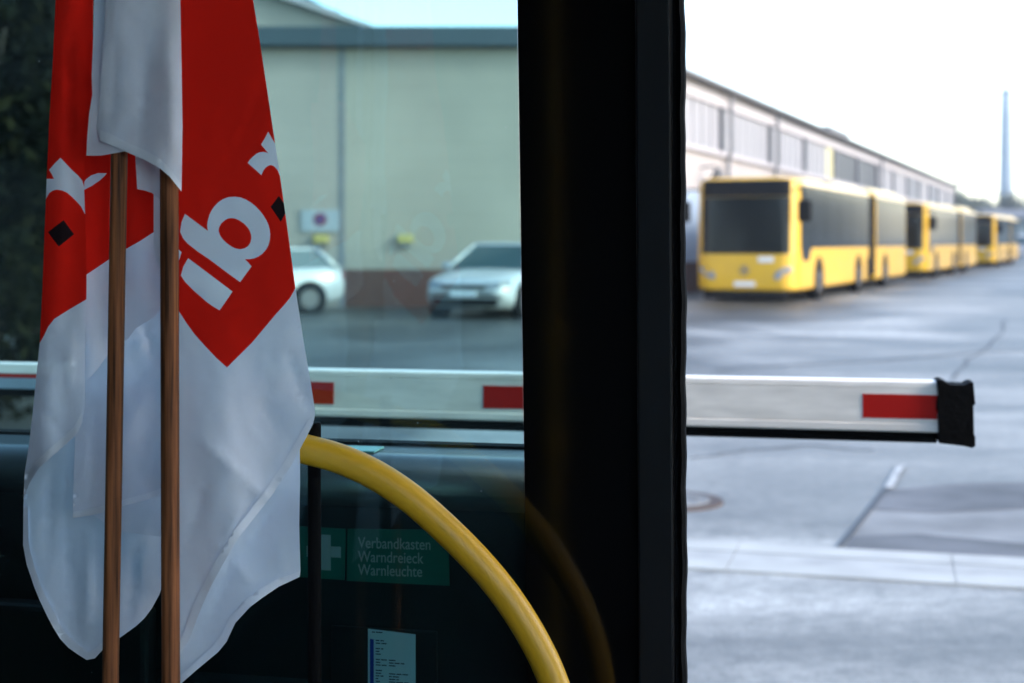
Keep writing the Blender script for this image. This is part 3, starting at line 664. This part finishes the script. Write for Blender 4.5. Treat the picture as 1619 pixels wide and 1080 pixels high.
# ------------------------------------------------------------------ articulated buses
HW = 1.275
def rrect(hw, y0, y1, rf, rr, k=7):
    """plan outline, counter-clockwise, starting at right rear"""
    pts = []
    for cx, cy, r, a0 in ((hw-rr, y1-rr, rr, 0), (-hw+rr, y1-rr, rr, 90), (-hw+rf, y0+rf, rf, 180), (hw-rf, y0+rf, rf, 270)):
        for i in range(k+1):
            a = R(a0 + 90*i/k); pts.append((cx+r*math.cos(a), cy+r*math.sin(a)))
    return pts
LEV = [(.30, .05), (.36, .0), (.9, 0), (1.2, 0), (2.70, 0.0), (2.93, .015), (3.03, .06), (3.08, .18), (3.10, .45)]
def inset_at(z):
    for (a, ia), (b, ib) in zip(LEV, LEV[1:]):
        if a <= z <= b: return ia + (ib-ia)*(z-a)/(b-a)
    return 0
def rake(z): return max(0, z-1.1)*.055
def hull(y0, y1, rf, rr, front):
    bm = B(); rings = []
    for z, ins in LEV:
        o = rrect(HW-ins, y0+ins*.7+(rake(z) if front else 0), y1-ins*.4, rf, rr); rings.append([bm.verts.new((x, y, z)) for x, y in o])
    n = len(rings[0])
    for a, b in zip(rings, rings[1:]):
        for i in range(n): bm.faces.new([a[i], a[(i+1) % n], b[(i+1) % n], b[i]])
    bm.faces.new(list(reversed(rings[0]))); bm.faces.new(rings[-1]); return bm
def front_pts(z, xlim, off):
    o = rrect(HW-inset_at(z), inset_at(z)*.7+rake(z), 10, .42, .15, 12); q = []
    fr_ = sorted([(x, y) for x, y in o if y < 1.0], key=lambda p: p[0])
    # sample evenly in x along the front
    for i in range(25):
        x = -xlim + 2*xlim*i/24
        for (xa, ya), (xb, yb) in zip(fr_, fr_[1:]):
            if xa <= x <= xb and xb > xa: q.append((x, ya+(yb-ya)*(x-xa)/(xb-xa)-off)); break
    return q
def front_panel(zs, xl, off=.012, th=.02):
    bm = B(); rows = []; rows2 = []
    for z in zs:
        xlim = xl(z) if callable(xl) else xl
        q = front_pts(z, xlim, off); rows.append([bm.verts.new((x, y, z)) for x, y in q]); rows2.append([bm.verts.new((x, y+th, z)) for x, y in q])
    for RW in (rows, rows2):
        for a, b in zip(RW, RW[1:]):
            for i in range(len(a)-1): bm.faces.new([a[i], a[i+1], b[i+1], b[i]])
    for i in range(len(rows[0])-1):
        bm.faces.new([rows[0][i], rows2[0][i], rows2[0][i+1], rows[0][i+1]]); bm.faces.new([rows[-1][i], rows[-1][i+1], rows2[-1][i+1], rows2[-1][i]])
    for a, b, c, d in zip(rows, rows[1:], rows2, rows2[1:]):
        bm.faces.new([a[0], b[0], d[0], c[0]]); bm.faces.new([a[-1], c[-1], d[-1], b[-1]])
    return bm
def disc(bm, cx, cy, cz, r, th, n=32):       # a wheel-like disc standing in the y-z plane
    cyl(bm, (cx, cy, cz), (cx+th, cy, cz), r, n=n); return bm
def make_bus(label):
    t = thing('articulated_bus', label, 'bus', group='yellow articulated buses parked along the hall')
    obj('front_body', hull(0, 10.4, .42, .06, True), M['bus_yellow'], t, smooth=False, bevel=.0)
    obj('rear_body', hull(11.7, 18.4, .06, .18, False), M['bus_yellow'], t)
    bm = B()
    for i in range(13):
        y = 10.42+i*.1; k = -.03 if i % 2 else .0
        o = rrect(HW-.012+k, y, y+.09, .02, .02, 2)
        lo = [bm.verts.new((x, yy, .45)) for x, yy in o]; hi = [bm.verts.new((x, yy, 2.92+k)) for x, yy in o]; n = len(o)
        for j in range(n): bm.faces.new([lo[j], lo[(j+1) % n], hi[(j+1) % n], hi[j]])
        bm.faces.new(hi); bm.faces.new(list(reversed(lo)))
    obj('bellows', bm, M['bellows'], t)
    ws = obj('windscreen', front_panel([1.20, 1.5, 1.9, 2.3, 2.60], 1.10), M['glass_dark'], t)
    obj('destination_display', front_panel([2.61, 2.7, 2.8, 2.9, 2.96, 3.02], 1.10, .014), M['bus_black'], t)
    for sx in (-1, 1):
        bm = B(); box(bm, sx*.04-.004 if sx > 0 else -.9, .9 if sx > 0 else -.036, -.05, -.035, 1.26, 1.285); obj('wiper', bm, M['bus_black'], ws)
        # side glazing, flush dark band
        x0, x1 = (HW-.01, HW+.010) if sx > 0 else (-HW-.010, -HW+.01)
        bm = B(); prism(bm, [(.50, 1.35), (.75, 1.02), (1.45, 1.02), (1.75, 1.34), (1.75, 2.88), (.50, 2.88)], x0, x1, 'x'); obj('driver_window' if sx > 0 else 'front_door', bm, M['glass_dark'], t)
        for a, b in ((1.79, 3.6), (3.64, 5.5), (5.54, 7.4), (7.44, 9.3), (9.34, 10.3), (11.8, 13.5), (13.54, 15.3), (15.34, 17.0), (17.04, 18.1)):
            bm = B(); box(bm, x0, x1, a, b, 1.34, 2.88); obj('side_window', bm, M['glass_dark'], t, bevel=.0)
        for y in (2.75, 8.6, 13.6):
            bm = B(); disc(bm, sx*(HW+.006), y, .50, .62, -sx*.05); 
            for v in bm.verts: v.co.z = max(v.co.z, .30)
            obj('wheel_arch', bm, M['bus_black'], t)
            bm = B(); disc(bm, sx*(HW+.012), y, .48, .478, -sx*.27, 36); wh = obj('wheel', bm, M['rubber'], t, bevel=.03)
            bm = B(); disc(bm, sx*(HW+.016), y, .48, .29, -sx*.02, 28); disc(bm, sx*(HW+.05), y, .48, .13, -sx*.05, 20); obj('rim', bm, M['rim'], wh)
        # headlight: slanted lens cluster on the rounded corner
        hl = [(.72, .62), (.80, .56), (1.02, .66), (1.17, .80), (1.14, .90), (.95, .86), (.76, .74)]
        bm = B(); P = [(sx*x, z) for x, z in hl]; vs = []
        for off in (.022, -.02):
            vs.append([bm.verts.new((x, min(front_pts(z, 1.24, 0), key=lambda q: abs(q[0]-x))[1]-off, z)) for x, z in P])
        bm.faces.new(vs[0]); bm.faces.new(vs[1]); n = len(P)
        for i in range(n): bm.faces.new([vs[0][i], vs[0][(i+1) % n], vs[1][(i+1) % n], vs[1][i]])
        obj('headlight', bm, M['lamp'], t)
        # mirror: hanging from an arm at the upper front corner
        bm = B(); tube(bm, [(sx*1.18, .25, 2.78), (sx*1.42, -.05, 2.80), (sx*1.50, -.12, 2.66), (sx*1.50, -.12, 2.45)], .025, 10)
        ar = obj('mirror_arm', bm, M['bus_black'], t); bm = B(); box(bm, sx*1.5-.16, sx*1.5+.16, -.20, -.05, 1.98, 2.50); obj('mirror', bm, M['bus_black'], ar, bevel=.04)
        bm = B(); box(bm, sx*(HW-.02) if sx > 0 else sx*(HW+.004), sx*(HW+.004) if sx > 0 else sx*(HW-.02), 10.0, 10.35, .35, 1.0); obj('skirt_panel', bm, M['bus_black'], t)
    obj('bumper_shade', front_panel([.09, .2, .298], 1.05, -.04), M['bus_black'], t)  # black panel standing in for the shade under the front bumper
    bm = B(); box(bm, -.95, .95, .3, 18.0, .16, .32); obj('underside', bm, M['bus_black'], t)
    bm = B(); box(bm, -.26, .26, -.02, .0, .40, .52); pl = obj('number_plate', bm, M['plate'], t)
    # round three-pointed emblem
    bm = B(); ring = [(.0+.10*math.cos(2*math.pi*i/28), -.018, .80+.10*math.sin(2*math.pi*i/28)) for i in range(29)]; tube(bm, ring, .013, 8)
    for k in range(3):
        a = R(90+120*k); bm2 = (math.cos(a)*.1, math.sin(a)*.1)
        cyl(bm, (0, -.018, .80), (bm2[0], -.018, .80+bm2[1]), .028, .006, 8)
    obj('emblem', bm, M['post'], t)
    bm = B(); box(bm, .34, .72, -.018, .0, 1.0, 1.13); obj('white_sticker', bm, M['plate'], t)
    bm = B(); box(bm, -1.0, 1.0, 2.2, 4.6, 3.08, 3.15); obj('roof_unit', bm, M['bus_roof'], t, bevel=.06)
    bm = B(); box(bm, -1.05, 1.05, 6.2, 9.6, 3.08, 3.17); obj('roof_unit', bm, M['bus_roof'], t, bevel=.06)
    bm = B(); box(bm, -1.05, 1.05, 12.2, 17.4, 3.08, 3.22); obj('roof_unit', bm, M['bus_roof'], t, bevel=.06)
    for sx in (-1, 1):
        for a, b in ((.8, 10.38), (11.72, 18.2)):
            bm = B(); x = sx*(HW+.012); box(bm, min(x, x-sx*.02), max(x, x-sx*.02), a, b, 2.90, 3.0); obj('roof_edge_highlight', bm, M['bus_roof'], t)  # pale strip painted in for the sunlit highlight along the roof edge
    return t
BR = -R(22)
def place(o, px, Y, deg):
    BR = -R(deg)       # put the front right corner (as seen) on an image column at a distance
    X = (px-CX)/FPX*Y; c = Vector((X, Y, 0)) + Vector((-math.cos(BR), -math.sin(BR), 0))*HW
    o.location = (c.x, c.y, 0); o.rotation_euler = (0, 0, BR)
bus1 = make_bus('nearest yellow articulated bus, its whole front with dark windscreen in view')
bus2 = copy_tree(bus1); bus2['label'] = 'middle yellow articulated bus, parked directly behind the nearest one'
bus3 = copy_tree(bus1); bus3['label'] = 'farthest yellow articulated bus, smallest at the end of the row'
place(bus1, 1259, 34.4, 23.5); place(bus2, 1466, 57.5, 24.0); place(bus3, 1574, 83, 23.5)

# ------------------------------------------------------------------ cars
def make_car(label, rear_tall=True):
    t = thing('white_car', label, 'car', group='white cars parked at the panelled hall')
    # stations: y from front(0) to rear(4.4): (y, half width, z low, z shoulder, z deck)
    S = [(0, .62, .34, .52, .60), (.10, .78, .24, .60, .70), (.35, .86, .20, .72, .78), (.8, .89, .18, .80, .86), (1.25, .90, .18, .84, .93), (1.7, .90, .18, .87, .96), (2.6, .90, .18, .90, .97), (3.4, .90, .18, .93, .99), (3.95, .88, .20, .94, 1.0), (4.25, .83, .26, .90, .98), (4.38, .70, .36, .80, .88)]
    bm = B(); rings = []
    for y, h, zl, zs, zd in S:
        sec = [(-h*.9, zl), (-h, zl+.14), (-h*1.01, (zl+zs)/2), (-h*.985, zs), (-h*.90, zd), (-h*.5, zd+.025), (0, zd+.035), (h*.5, zd+.025), (h*.90, zd), (h*.985, zs), (h*1.01, (zl+zs)/2), (h, zl+.14), (h*.9, zl)]
        rings.append([bm.verts.new((x, y, z)) for x, z in sec])
    for a, b in zip(rings, rings[1:]):
        for i in range(len(a)): bm.faces.new([a[i], a[(i+1) % len(a)], b[(i+1) % len(a)], b[i]])
    bm.faces.new(list(reversed(rings[0]))); bm.faces.new(rings[-1])
    obj('body', bm, M['car_white'], t, smooth=True)
    # greenhouse: glass lofted below a painted roof
    gl = [(1.18, .80, .93), (2.02, .62, 1.40), (3.60, .62, 1.43), (4.22, .70, 1.0)]
    lower = [(-.80, 1.15), (.80, 1.15), (.82, 2.6), (.78, 4.24), (-.78, 4.24), (-.82, 2.6)]; upper = [(-.58, 2.02), (.58, 2.02), (.61, 2.7), (.58, 3.72), (-.58, 3.72), (-.61, 2.7)]
    bm = B(); a = [bm.verts.new((x, y, .95)) for x, y in lower]; b = [bm.verts.new((x, y, 1.40)) for x, y in upper]
    for i in range(6): bm.faces.new([a[i], a[(i+1) % 6], b[(i+1) % 6], b[i]])
    bm.faces.new(b); bm.faces.new(list(reversed(a)))
    obj('window_glass', bm, M['car_glass'], t)
    bm = B(); q = [(-.60, 1.98), (.60, 1.98), (.635, 2.7), (.60, 3.78), (-.60, 3.78), (-.635, 2.7)]
    a = [bm.verts.new((x, y, 1.395)) for x, y in q]; b = [bm.verts.new((x*.93, 2.85+(y-2.85)*.93, 1.445)) for x, y in q]
    for i in range(6): bm.faces.new([a[i], a[(i+1) % 6], b[(i+1) % 6], b[i]])
    bm.faces.new(b); bm.faces.new(list(reversed(a))); obj('roof', bm, M['car_white'], t, bevel=.02)
    for sx in (-1, 1):
        for (xa, ya), (xb, yb), r in (((.82, 1.13), (.60, 2.02), .035), ((.825, 2.62), (.625, 2.7), .03), ((.79, 4.22), (.60, 3.74), .06)):
            bm = B(); tube(bm, [(sx*xa, ya, .95), (sx*xb, yb, 1.41)], r, 10); obj('pillar', bm, M['car_white'], t, smooth=True)
        for y in (.85, 3.48):
            bm = B(); disc(bm, sx*.915, y, .32, .40, -sx*.05, 30); obj('wheel_arch', bm, M['bus_black'], t)
            bm = B(); disc(bm, sx*.925, y, .315, .315, -sx*.20, 32); wh = obj('wheel', bm, M['rubber'], t, bevel=.02)
            bm = B(); disc(bm, sx*.932, y, .315, .215, -sx*.02, 28); obj('rim', bm, M['rim'], wh)
        bm = B(); vs = [bm.verts.new(p) for p in ((sx*.42, .02, .60), (sx*.45, -.0, .68), (sx*.74, .10, .71), (sx*.86, .34, .73), (sx*.83, .22, .63), (sx*.66, .04, .59))]; bm.faces.new(vs)
        r = bmesh.ops.extrude_face_region(bm, geom=bm.faces[:]); bmesh.ops.translate(bm, verts=[v for v in r['geom'] if isinstance(v, bmesh.types.BMVert)], vec=(0, -.03, .01)); obj('headlight', bm, M['lamp'], t)
        bm = B(); box(bm, sx*.98-.09, sx*.98+.09, 1.42, 1.52, .93, 1.06); obj('mirror', bm, M['car_white'], t, bevel=.03)
        bm = B(); box(bm, sx*.70-.10, sx*.70+.10, 4.26, 4.33, .72, .92); obj('tail_light', bm, M['signred'], t, bevel=.02)
    bm = B(); box(bm, -.44, .44, -.03, .03, .585, .66); obj('grille', bm, M['bus_black'], t, bevel=.01)
    bm = B(); box(bm, -.66, .66, -.01, .08, .26, .40); obj('lower_grille', bm, M['bus_black'], t, bevel=.02)
    bm = B(); box(bm, -.26, .26, -.04, -.0, .44, .54); obj('number_plate', bm, M['plate'], t)
    bm = B(); cyl(bm, (0, -.045, .625), (0, -.03, .625), .055, n=20); obj('badge', bm, M['rim'], t)
    return t
car1 = make_car('white hatchback facing the viewer by the brick plinth, next to the door pillar')
car1.location = (-.93, 27.3, 0); car1.rotation_euler = (0, 0, R(-21)); car1.scale = (1.02, 1.02, 1.02)
car2 = copy_tree(car1); car2['label'] = 'white car half hidden behind the red and white flag, rear end showing'
car2.scale = (.95, .95, .95); car2.location = (-7.55, 28.9, 0); car2.rotation_euler = (0, 0, R(-62))

# ------------------------------------------------------------------ hall on the left, seen through the tinted pane
YF = 32.7
h1 = thing('panelled_hall', 'long beige panelled hall with dark blue-grey eaves behind the white cars', 'building', (0, 0, 0))
zT = 6.40
def joint_px(px): return (px-CX)/FPX*YF
xj = joint_px(541)
def ribbed(x0, x1, m):
    bm = B(); pts = [(YF+.2, .86)]; z = .86
    while z < 5.93:
        z2 = min(z+.42, 5.95); pts += [(YF, z), (YF, z2-.025), (YF+.006, z2-.018), (YF+.006, z2)]; z = z2
    pts.append((YF+.2, 5.95)); prism(bm, pts, x0, x1, 'x'); return obj('wall_panel', bm, m, h1)
ribbed(xj+.06, 1.15, M['panel']); ribbed(xj-8.3, xj-.06, M['panel2']); ribbed(xj-16.6, xj-8.42, M['panel'])
bm = B()
for x in (xj, xj-8.36): box(bm, x-.06, x+.06, YF-.02, YF+.2, 0, 5.95)
obj('wall_joint', bm, M['post'], h1)
bm = B(); box(bm, xj+.06, 1.15, YF-.012, YF+.2, 0, .86); obj('brick_plinth', bm, M['brick'], h1)
bm = B(); box(bm, xj-16.6, xj-.06, YF-.012, YF+.2, 0, .86); obj('plinth', bm, M['panel2'], h1)
bm = B(); box(bm, -22, 1.35, YF-.35, YF+8, 5.96, zT); obj('eaves', bm, M['fascia_blue'], h1, bevel=.02)
bm = B(); box(bm, -21, 1.1, YF+.22, YF+7.8, 0, 5.9); obj('inner_wall', bm, M['panel2'], h1)
# sign and lamps on it
ns = thing('no_stopping_sign', 'white board with a round red and blue symbol on the panelled hall', 'sign')
a, b = at(477, 332, YF-.03), at(536, 366, YF-.03)
obj('sign_board', box(B(), a.x, b.x, YF-.05, YF-.004, b.z, a.z), M['signboard'], ns)
cx_, cz_ = (a.x+b.x)/2, (a.z+b.z)/2+.03
bm = B(); cyl(bm, (cx_, YF-.06, cz_), (cx_, YF-.05, cz_), .15, n=32); obj('red_disc', bm, M['signred'], ns)
bm = B(); cyl(bm, (cx_, YF-.066, cz_), (cx_, YF-.06, cz_), .105, n=32); obj('blue_disc', bm, M['signblue'], ns)
bm = B(); box(bm, -.13, .13, 0, .006, -.02, .02, lambda v: Matrix.Rotation(R(45), 3, 'Y') @ v + Vector((cx_, YF-.073, cz_))); obj('slash', bm, M['signred'], ns)
for px, lab in ((508, 'small yellow lamp box under the round-symbol sign'), (641, 'small yellow lamp box on the wall above the brick plinth')):
    p = at(px, 383, YF); L = thing('wall_lamp', lab, 'lamp', (p.x, YF-.004, p.z), group='yellow lamp boxes on the hall')
    obj('lamp_box', box(B(), -.17, .17, -.14, 0, -.02, .17), M['lampyellow'], L, bevel=.02)
    obj('lamp_base', box(B(), -.13, .13, -.10, 0, -.10, -.022), M['post'], L)
# gabled building behind it
gb = thing('gabled_building', 'pale building with a sloping dark roof rising behind the panelled hall', 'building')
Yg = 46
def gp(px, py): p = at(px, py, Yg); return (p.x, p.z)
pr = [gp(-160, 60), gp(583, 60), gp(583, 46), gp(430, -8), gp(250, -60), gp(-160, 40)]
bm = B(); prism(bm, [(x, z if i not in (0, 1) else 0) for i, (x, z) in enumerate(pr)], Yg, Yg+12, 'y'); obj('gable_wall', bm, M['panel2'], gb)
bm = B(); prism(bm, [gp(590, 42), gp(590, 49), gp(430, -6), gp(250, -58), gp(250, -70), gp(430, -16)], Yg-.4, Yg+12.4, 'y'); obj('roof_verge', bm, M['wall_fascia'], gb)
bm = B(); prism(bm, [gp(488, 6), gp(527, 20), gp(527, 4), gp(500, -6), gp(470, -22), gp(440, -20)], Yg+2, Yg+8, 'y'); obj('roof_box', bm, M['fascia_blue'], gb)

# ------------------------------------------------------------------ white hall on the right, receding
FD = Vector((.3745, .927, 0)).normalized(); FN = Vector((FD.y, -FD.x, 0)); FO = Vector((1.47, 32.7, 0))
def fac(v): return FO + FD*v.x + FN*v.y + Vector((0, 0, v.z))
h2 = thing('white_hall', 'long pale hall with a band of high glazing behind the yellow buses', 'building')
SL = 100
bm = B(); box(bm, .8, SL, -9, -.12, 0, 6.2, fac); obj('wall', bm, M['wall_pale'], h2)
bm = B(); box(bm, .8, SL, -.12, 0, .9, 4.22, fac); obj('lower_wall', bm, M['wall_pale'], h2)
bm = B(); box(bm, .8, SL, -.12, .04, 0, .9, fac); obj('plinth', bm, M['brick'], h2)
bm = B(); box(bm, .8, SL, -.12, .14, 4.22, 4.36, fac); obj('sill', bm, M['wall_fascia'], h2)
bm = B(); box(bm, .8, SL, -.12, .06, 5.80, 6.28, fac); obj('fascia', bm, M['wall_fascia'], h2)
bm = B(); box(bm, .5, SL+.3, -9, .42, 6.28, 6.40, fac); obj('roof_edge', bm, M['roof_dark'], h2)
posts = [7.0, 14.1, 21.6, 28.6, 36.0, 43.3, 50.6, 57.8, 65, 72, 79, 86, 93, 99.8]
for i, (a, b) in enumerate(zip([1.0]+posts, posts)):
    m = M['glasspanel_d'] if 35 < a < 45 else (M['post'] if i in (9, 11) else M['glasspanel'])
    wpart = B(); k = 6; wdt = (b-a-.5)/k
    for j in range(k): box(wpart, a+.25+j*wdt+.05, a+.25+(j+1)*wdt-.05, -.11, -.03, 4.362, 5.798, fac)
    win = obj('window_bay', wpart, m, h2)
    bm = B(); box(bm, a+.18, b-.18, -.1195, -.112, 4.361, 5.799, fac); obj('window_frame', bm, M['post'], win)
    if i == 4:
        bm = B(); box(bm, b-1.9, b-.3, -.028, -.02, 4.364, 5.796, fac); obj('yellow_pane', bm, M['glasspanel_y'], win)
    bm = B(); box(bm, b-.17, b+.17, -.12, .10, 4.37, 5.79, fac); obj('post', bm, M['post'], h2)
for s in (14.1, 21.6, 50.6):
    bm = B(); p = [fac(Vector((s+.3, .16, z))) for z in (.2, 4.1)]; cyl(bm, p[0], p[1], .07, n=12); q = fac(Vector((s+.3, .24, 6.2))); tube(bm, [p[1], fac(Vector((s+.3, .26, 4.5))), q], .07, 12); obj('downpipe', bm, M['post'], h2)
bm = B(); box(bm, 38, 44, -3, -.5, 6.40, 7.05, fac); obj('roof_unit', bm, M['roof_dark'], h2, bevel=.05)
bm = B(); box(bm, 7.4, 11.2, -.10, .03, .902, 3.0, fac); obj('gate', bm, M['gateblue'], h2)
wl = thing('wall_lamp', 'dark lamp on a bracket on the pale hall above the nearest bus', 'lamp')
p = at(1112, 272, 43.2); s_ = (p-FO).dot(FD)
bm = B(); tube(bm, [fac(Vector((s_, 0.0, 3.75))), fac(Vector((s_, .45, 3.78))), fac(Vector((s_, .55, 3.68)))], .03, 10); obj('bracket', bm, M['roof_dark'], wl)
bm = B(); cyl(bm, fac(Vector((s_, .55, 3.72))), fac(Vector((s_, .55, 3.40))), .09, .24, 20); obj('lamp_shade', bm, M['roof_dark'], wl)

# ------------------------------------------------------------------ chimney and far things
ch = thing('chimney', 'tall slender grey chimney far beyond the buses', 'chimney', ((1591-CX)/FPX*420, 420, 0))
bm = B(); tube(bm, [(0, 0, 0), (0, 0, 20), (0, 0, 38), (0, 0, 45)], lambda i: (2.2, 1.9, 1.6, 1.35)[i], 28); obj('shaft', bm, M['chimney'], ch, smooth=True)
bm = B(); cyl(bm, (0, 0, 45), (0, 0, 46), 1.5, n=28); cyl(bm, (0, 0, 46), (0, 0, 49), .5, .35, 12); obj('chimney_cap', bm, M['chimney'], ch)
fb = thing('far_building', 'low blue-grey shed at the far end of the yard below the chimney', 'building')
a = at(1578, 345, 190); bm = B(); box(bm, a.x, a.x+30, 190, 205, 0, a.z); obj('wall', bm, M['teal_roof'], fb)
bm = B(); prism(bm, [(189, a.z+.01), (206, a.z+.01), (197.5, a.z+1.4)], a.x-.5, a.x+30.5, 'x'); obj('roof', bm, M['roof_dark'], fb)
# white van far right
vn = thing('white_van', 'small white van far off past the last bus', 'van', ((1611-CX)/FPX*120, 120, 0), R(-30))
bm = B(); prism(bm, [(0, .4), (0, .95), (.75, 1.15), (1.3, 1.95), (1.6, 2.1), (5, 2.1), (5, .4)], -.95, .95, 'x'); obj('body', bm, M['car_white'], vn, bevel=.06)
bm = B(); box(bm, -.80, .80, -.012, .012, -.45, .45, lambda v: Matrix.Rotation(R(-34), 3, 'X') @ v + Vector((0, .985, 1.56))); obj('windscreen', bm, M['car_glass'], vn)
for sx in (-1, 1):
    for y in (.95, 4.1):
        bm = B(); disc(bm, sx*.97, y, .35, .35, -sx*.22, 24); obj('wheel', bm, M['rubber'], vn)
# trees
def leaf_cloud(bm, c, rx, ry, rz, n, size, rnd, clumps=14):
    cl = []
    for _ in range(clumps):
        d = Vector((rnd.gauss(0, 1), rnd.gauss(0, 1), rnd.gauss(0, 1))).normalized()*rnd.uniform(.35, .95)
        cl.append((Vector((c[0]+d.x*rx, c[1]+d.y*ry, c[2]+d.z*rz)), rnd.uniform(.22, .42)))
    for i in range(n):
        q, s = cl[rnd.randrange(len(cl))]
        p = q + Vector((rnd.gauss(0, .5)*s*rx, rnd.gauss(0, .5)*s*ry, rnd.gauss(0, .5)*s*rz))
        a = Vector((rnd.uniform(-1, 1), rnd.uniform(-1, 1), rnd.uniform(-1, 1))).normalized(); b = a.orthogonal().normalized(); L = size*rnd.uniform(.6, 1.3)
        vs = [bm.verts.new(p+a*L), bm.verts.new(p+b*L*.45), bm.verts.new(p-a*L*.9), bm.verts.new(p-b*L*.45)]
        f = bm.faces.new(vs); f.material_index = 1 if rnd.random() < .25 else 0
def tree(loc, h, rx, label, n=4500, seed=1, name='dark_tree', low=.12, size=.10, group='dark trees left of the flags'):
    rnd = random.Random(seed); t = thing(name, label, 'tree', loc, 0, group)
    bm = B(); pts = [(0, 0, 0), (.05*rx, 0, h*.25), (-.04*rx, .05, h*.5), (.03, 0, h*.85)]; tube(bm, pts, lambda i: (.11, .09, .06, .02)[i]*h/4.5, 10)
    for k in range(9):
        z = h*(.15+.08*k); an = rnd.uniform(0, 6.28); tube(bm, [(0, 0, z), (math.cos(an)*rx*.4, math.sin(an)*rx*.4, z+h*.08), (math.cos(an)*rx*.8, math.sin(an)*rx*.8, z+h*.16)], lambda i: (.04, .025, .01)[i]*h/4.5, 6)
    obj('trunk', bm, M['bark'], t, smooth=True)
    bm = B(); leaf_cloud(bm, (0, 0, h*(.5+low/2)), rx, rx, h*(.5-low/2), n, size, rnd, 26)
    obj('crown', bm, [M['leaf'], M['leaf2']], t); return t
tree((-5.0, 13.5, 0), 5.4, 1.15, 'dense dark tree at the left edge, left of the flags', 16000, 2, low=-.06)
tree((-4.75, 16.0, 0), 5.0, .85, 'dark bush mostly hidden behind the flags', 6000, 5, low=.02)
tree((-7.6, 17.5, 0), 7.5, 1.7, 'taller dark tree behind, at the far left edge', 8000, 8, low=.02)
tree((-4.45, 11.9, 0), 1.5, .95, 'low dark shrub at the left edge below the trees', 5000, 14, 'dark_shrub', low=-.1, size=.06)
rnd = random.Random(11)
for i, (px, Y, h, lab) in enumerate(((1528, 210, 9.0, 'distant round tree just past the end of the pale hall'), (1560, 240, 8.0, 'distant low tree between the hall and the chimney'), (1606, 260, 10.5, 'distant tree beside the chimney foot'))):
    t = tree(((px-CX)/FPX*Y, Y, 0), h, 4.6, lab, 2200, 20+i, 'far_tree', .15, .55, 'distant trees at the horizon')
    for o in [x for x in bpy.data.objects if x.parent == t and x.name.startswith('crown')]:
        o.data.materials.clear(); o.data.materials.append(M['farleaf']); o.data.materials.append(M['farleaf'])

# unseen hall added right of the frame to give the bus windows grey reflections
oh = thing('reflection_hall', 'long unseen grey hall added right of the frame for the bus windows to reflect', 'building')
OD = Vector((.47, .88, 0)).normalized(); ON = Vector((OD.y, -OD.x, 0)); OO = Vector((33, 38, 0))
def opp(v): return OO + OD*v.x + ON*v.y + Vector((0, 0, v.z))
bm = B(); box(bm, 0, 270, 0, 14, 0, 9, opp); obj('wall', bm, M['panel2'], oh)
bm = B(); box(bm, -.4, 270.4, -.4, 14.4, 9, 9.5, opp); obj('roof', bm, M['roof_dark'], oh)
for i in range(33):
    bm = B(); box(bm, 2+i*8, 7.5+i*8, -.05, .02, 2.5, 7, opp); obj('window', bm, M['glasspanel_d'], oh)
# thin air that fades the far end of the yard
bm = B(); box(bm, -420, 420, -60, 900, -1, 62)
hm = bpy.data.materials.new('haze_air'); hm.use_nodes = True; t = hm.node_tree; t.nodes.clear()
ho = t.nodes.new('ShaderNodeOutputMaterial'); pv = t.nodes.new('ShaderNodeVolumePrincipled'); pv.inputs['Color'].default_value = (.80, .88, 1, 1); pv.inputs['Density'].default_value = .0004
t.links.new(pv.outputs[0], ho.inputs['Volume'])
tag(obj('haze', bm, hm), 'thin pale haze over the yard', kind='stuff')
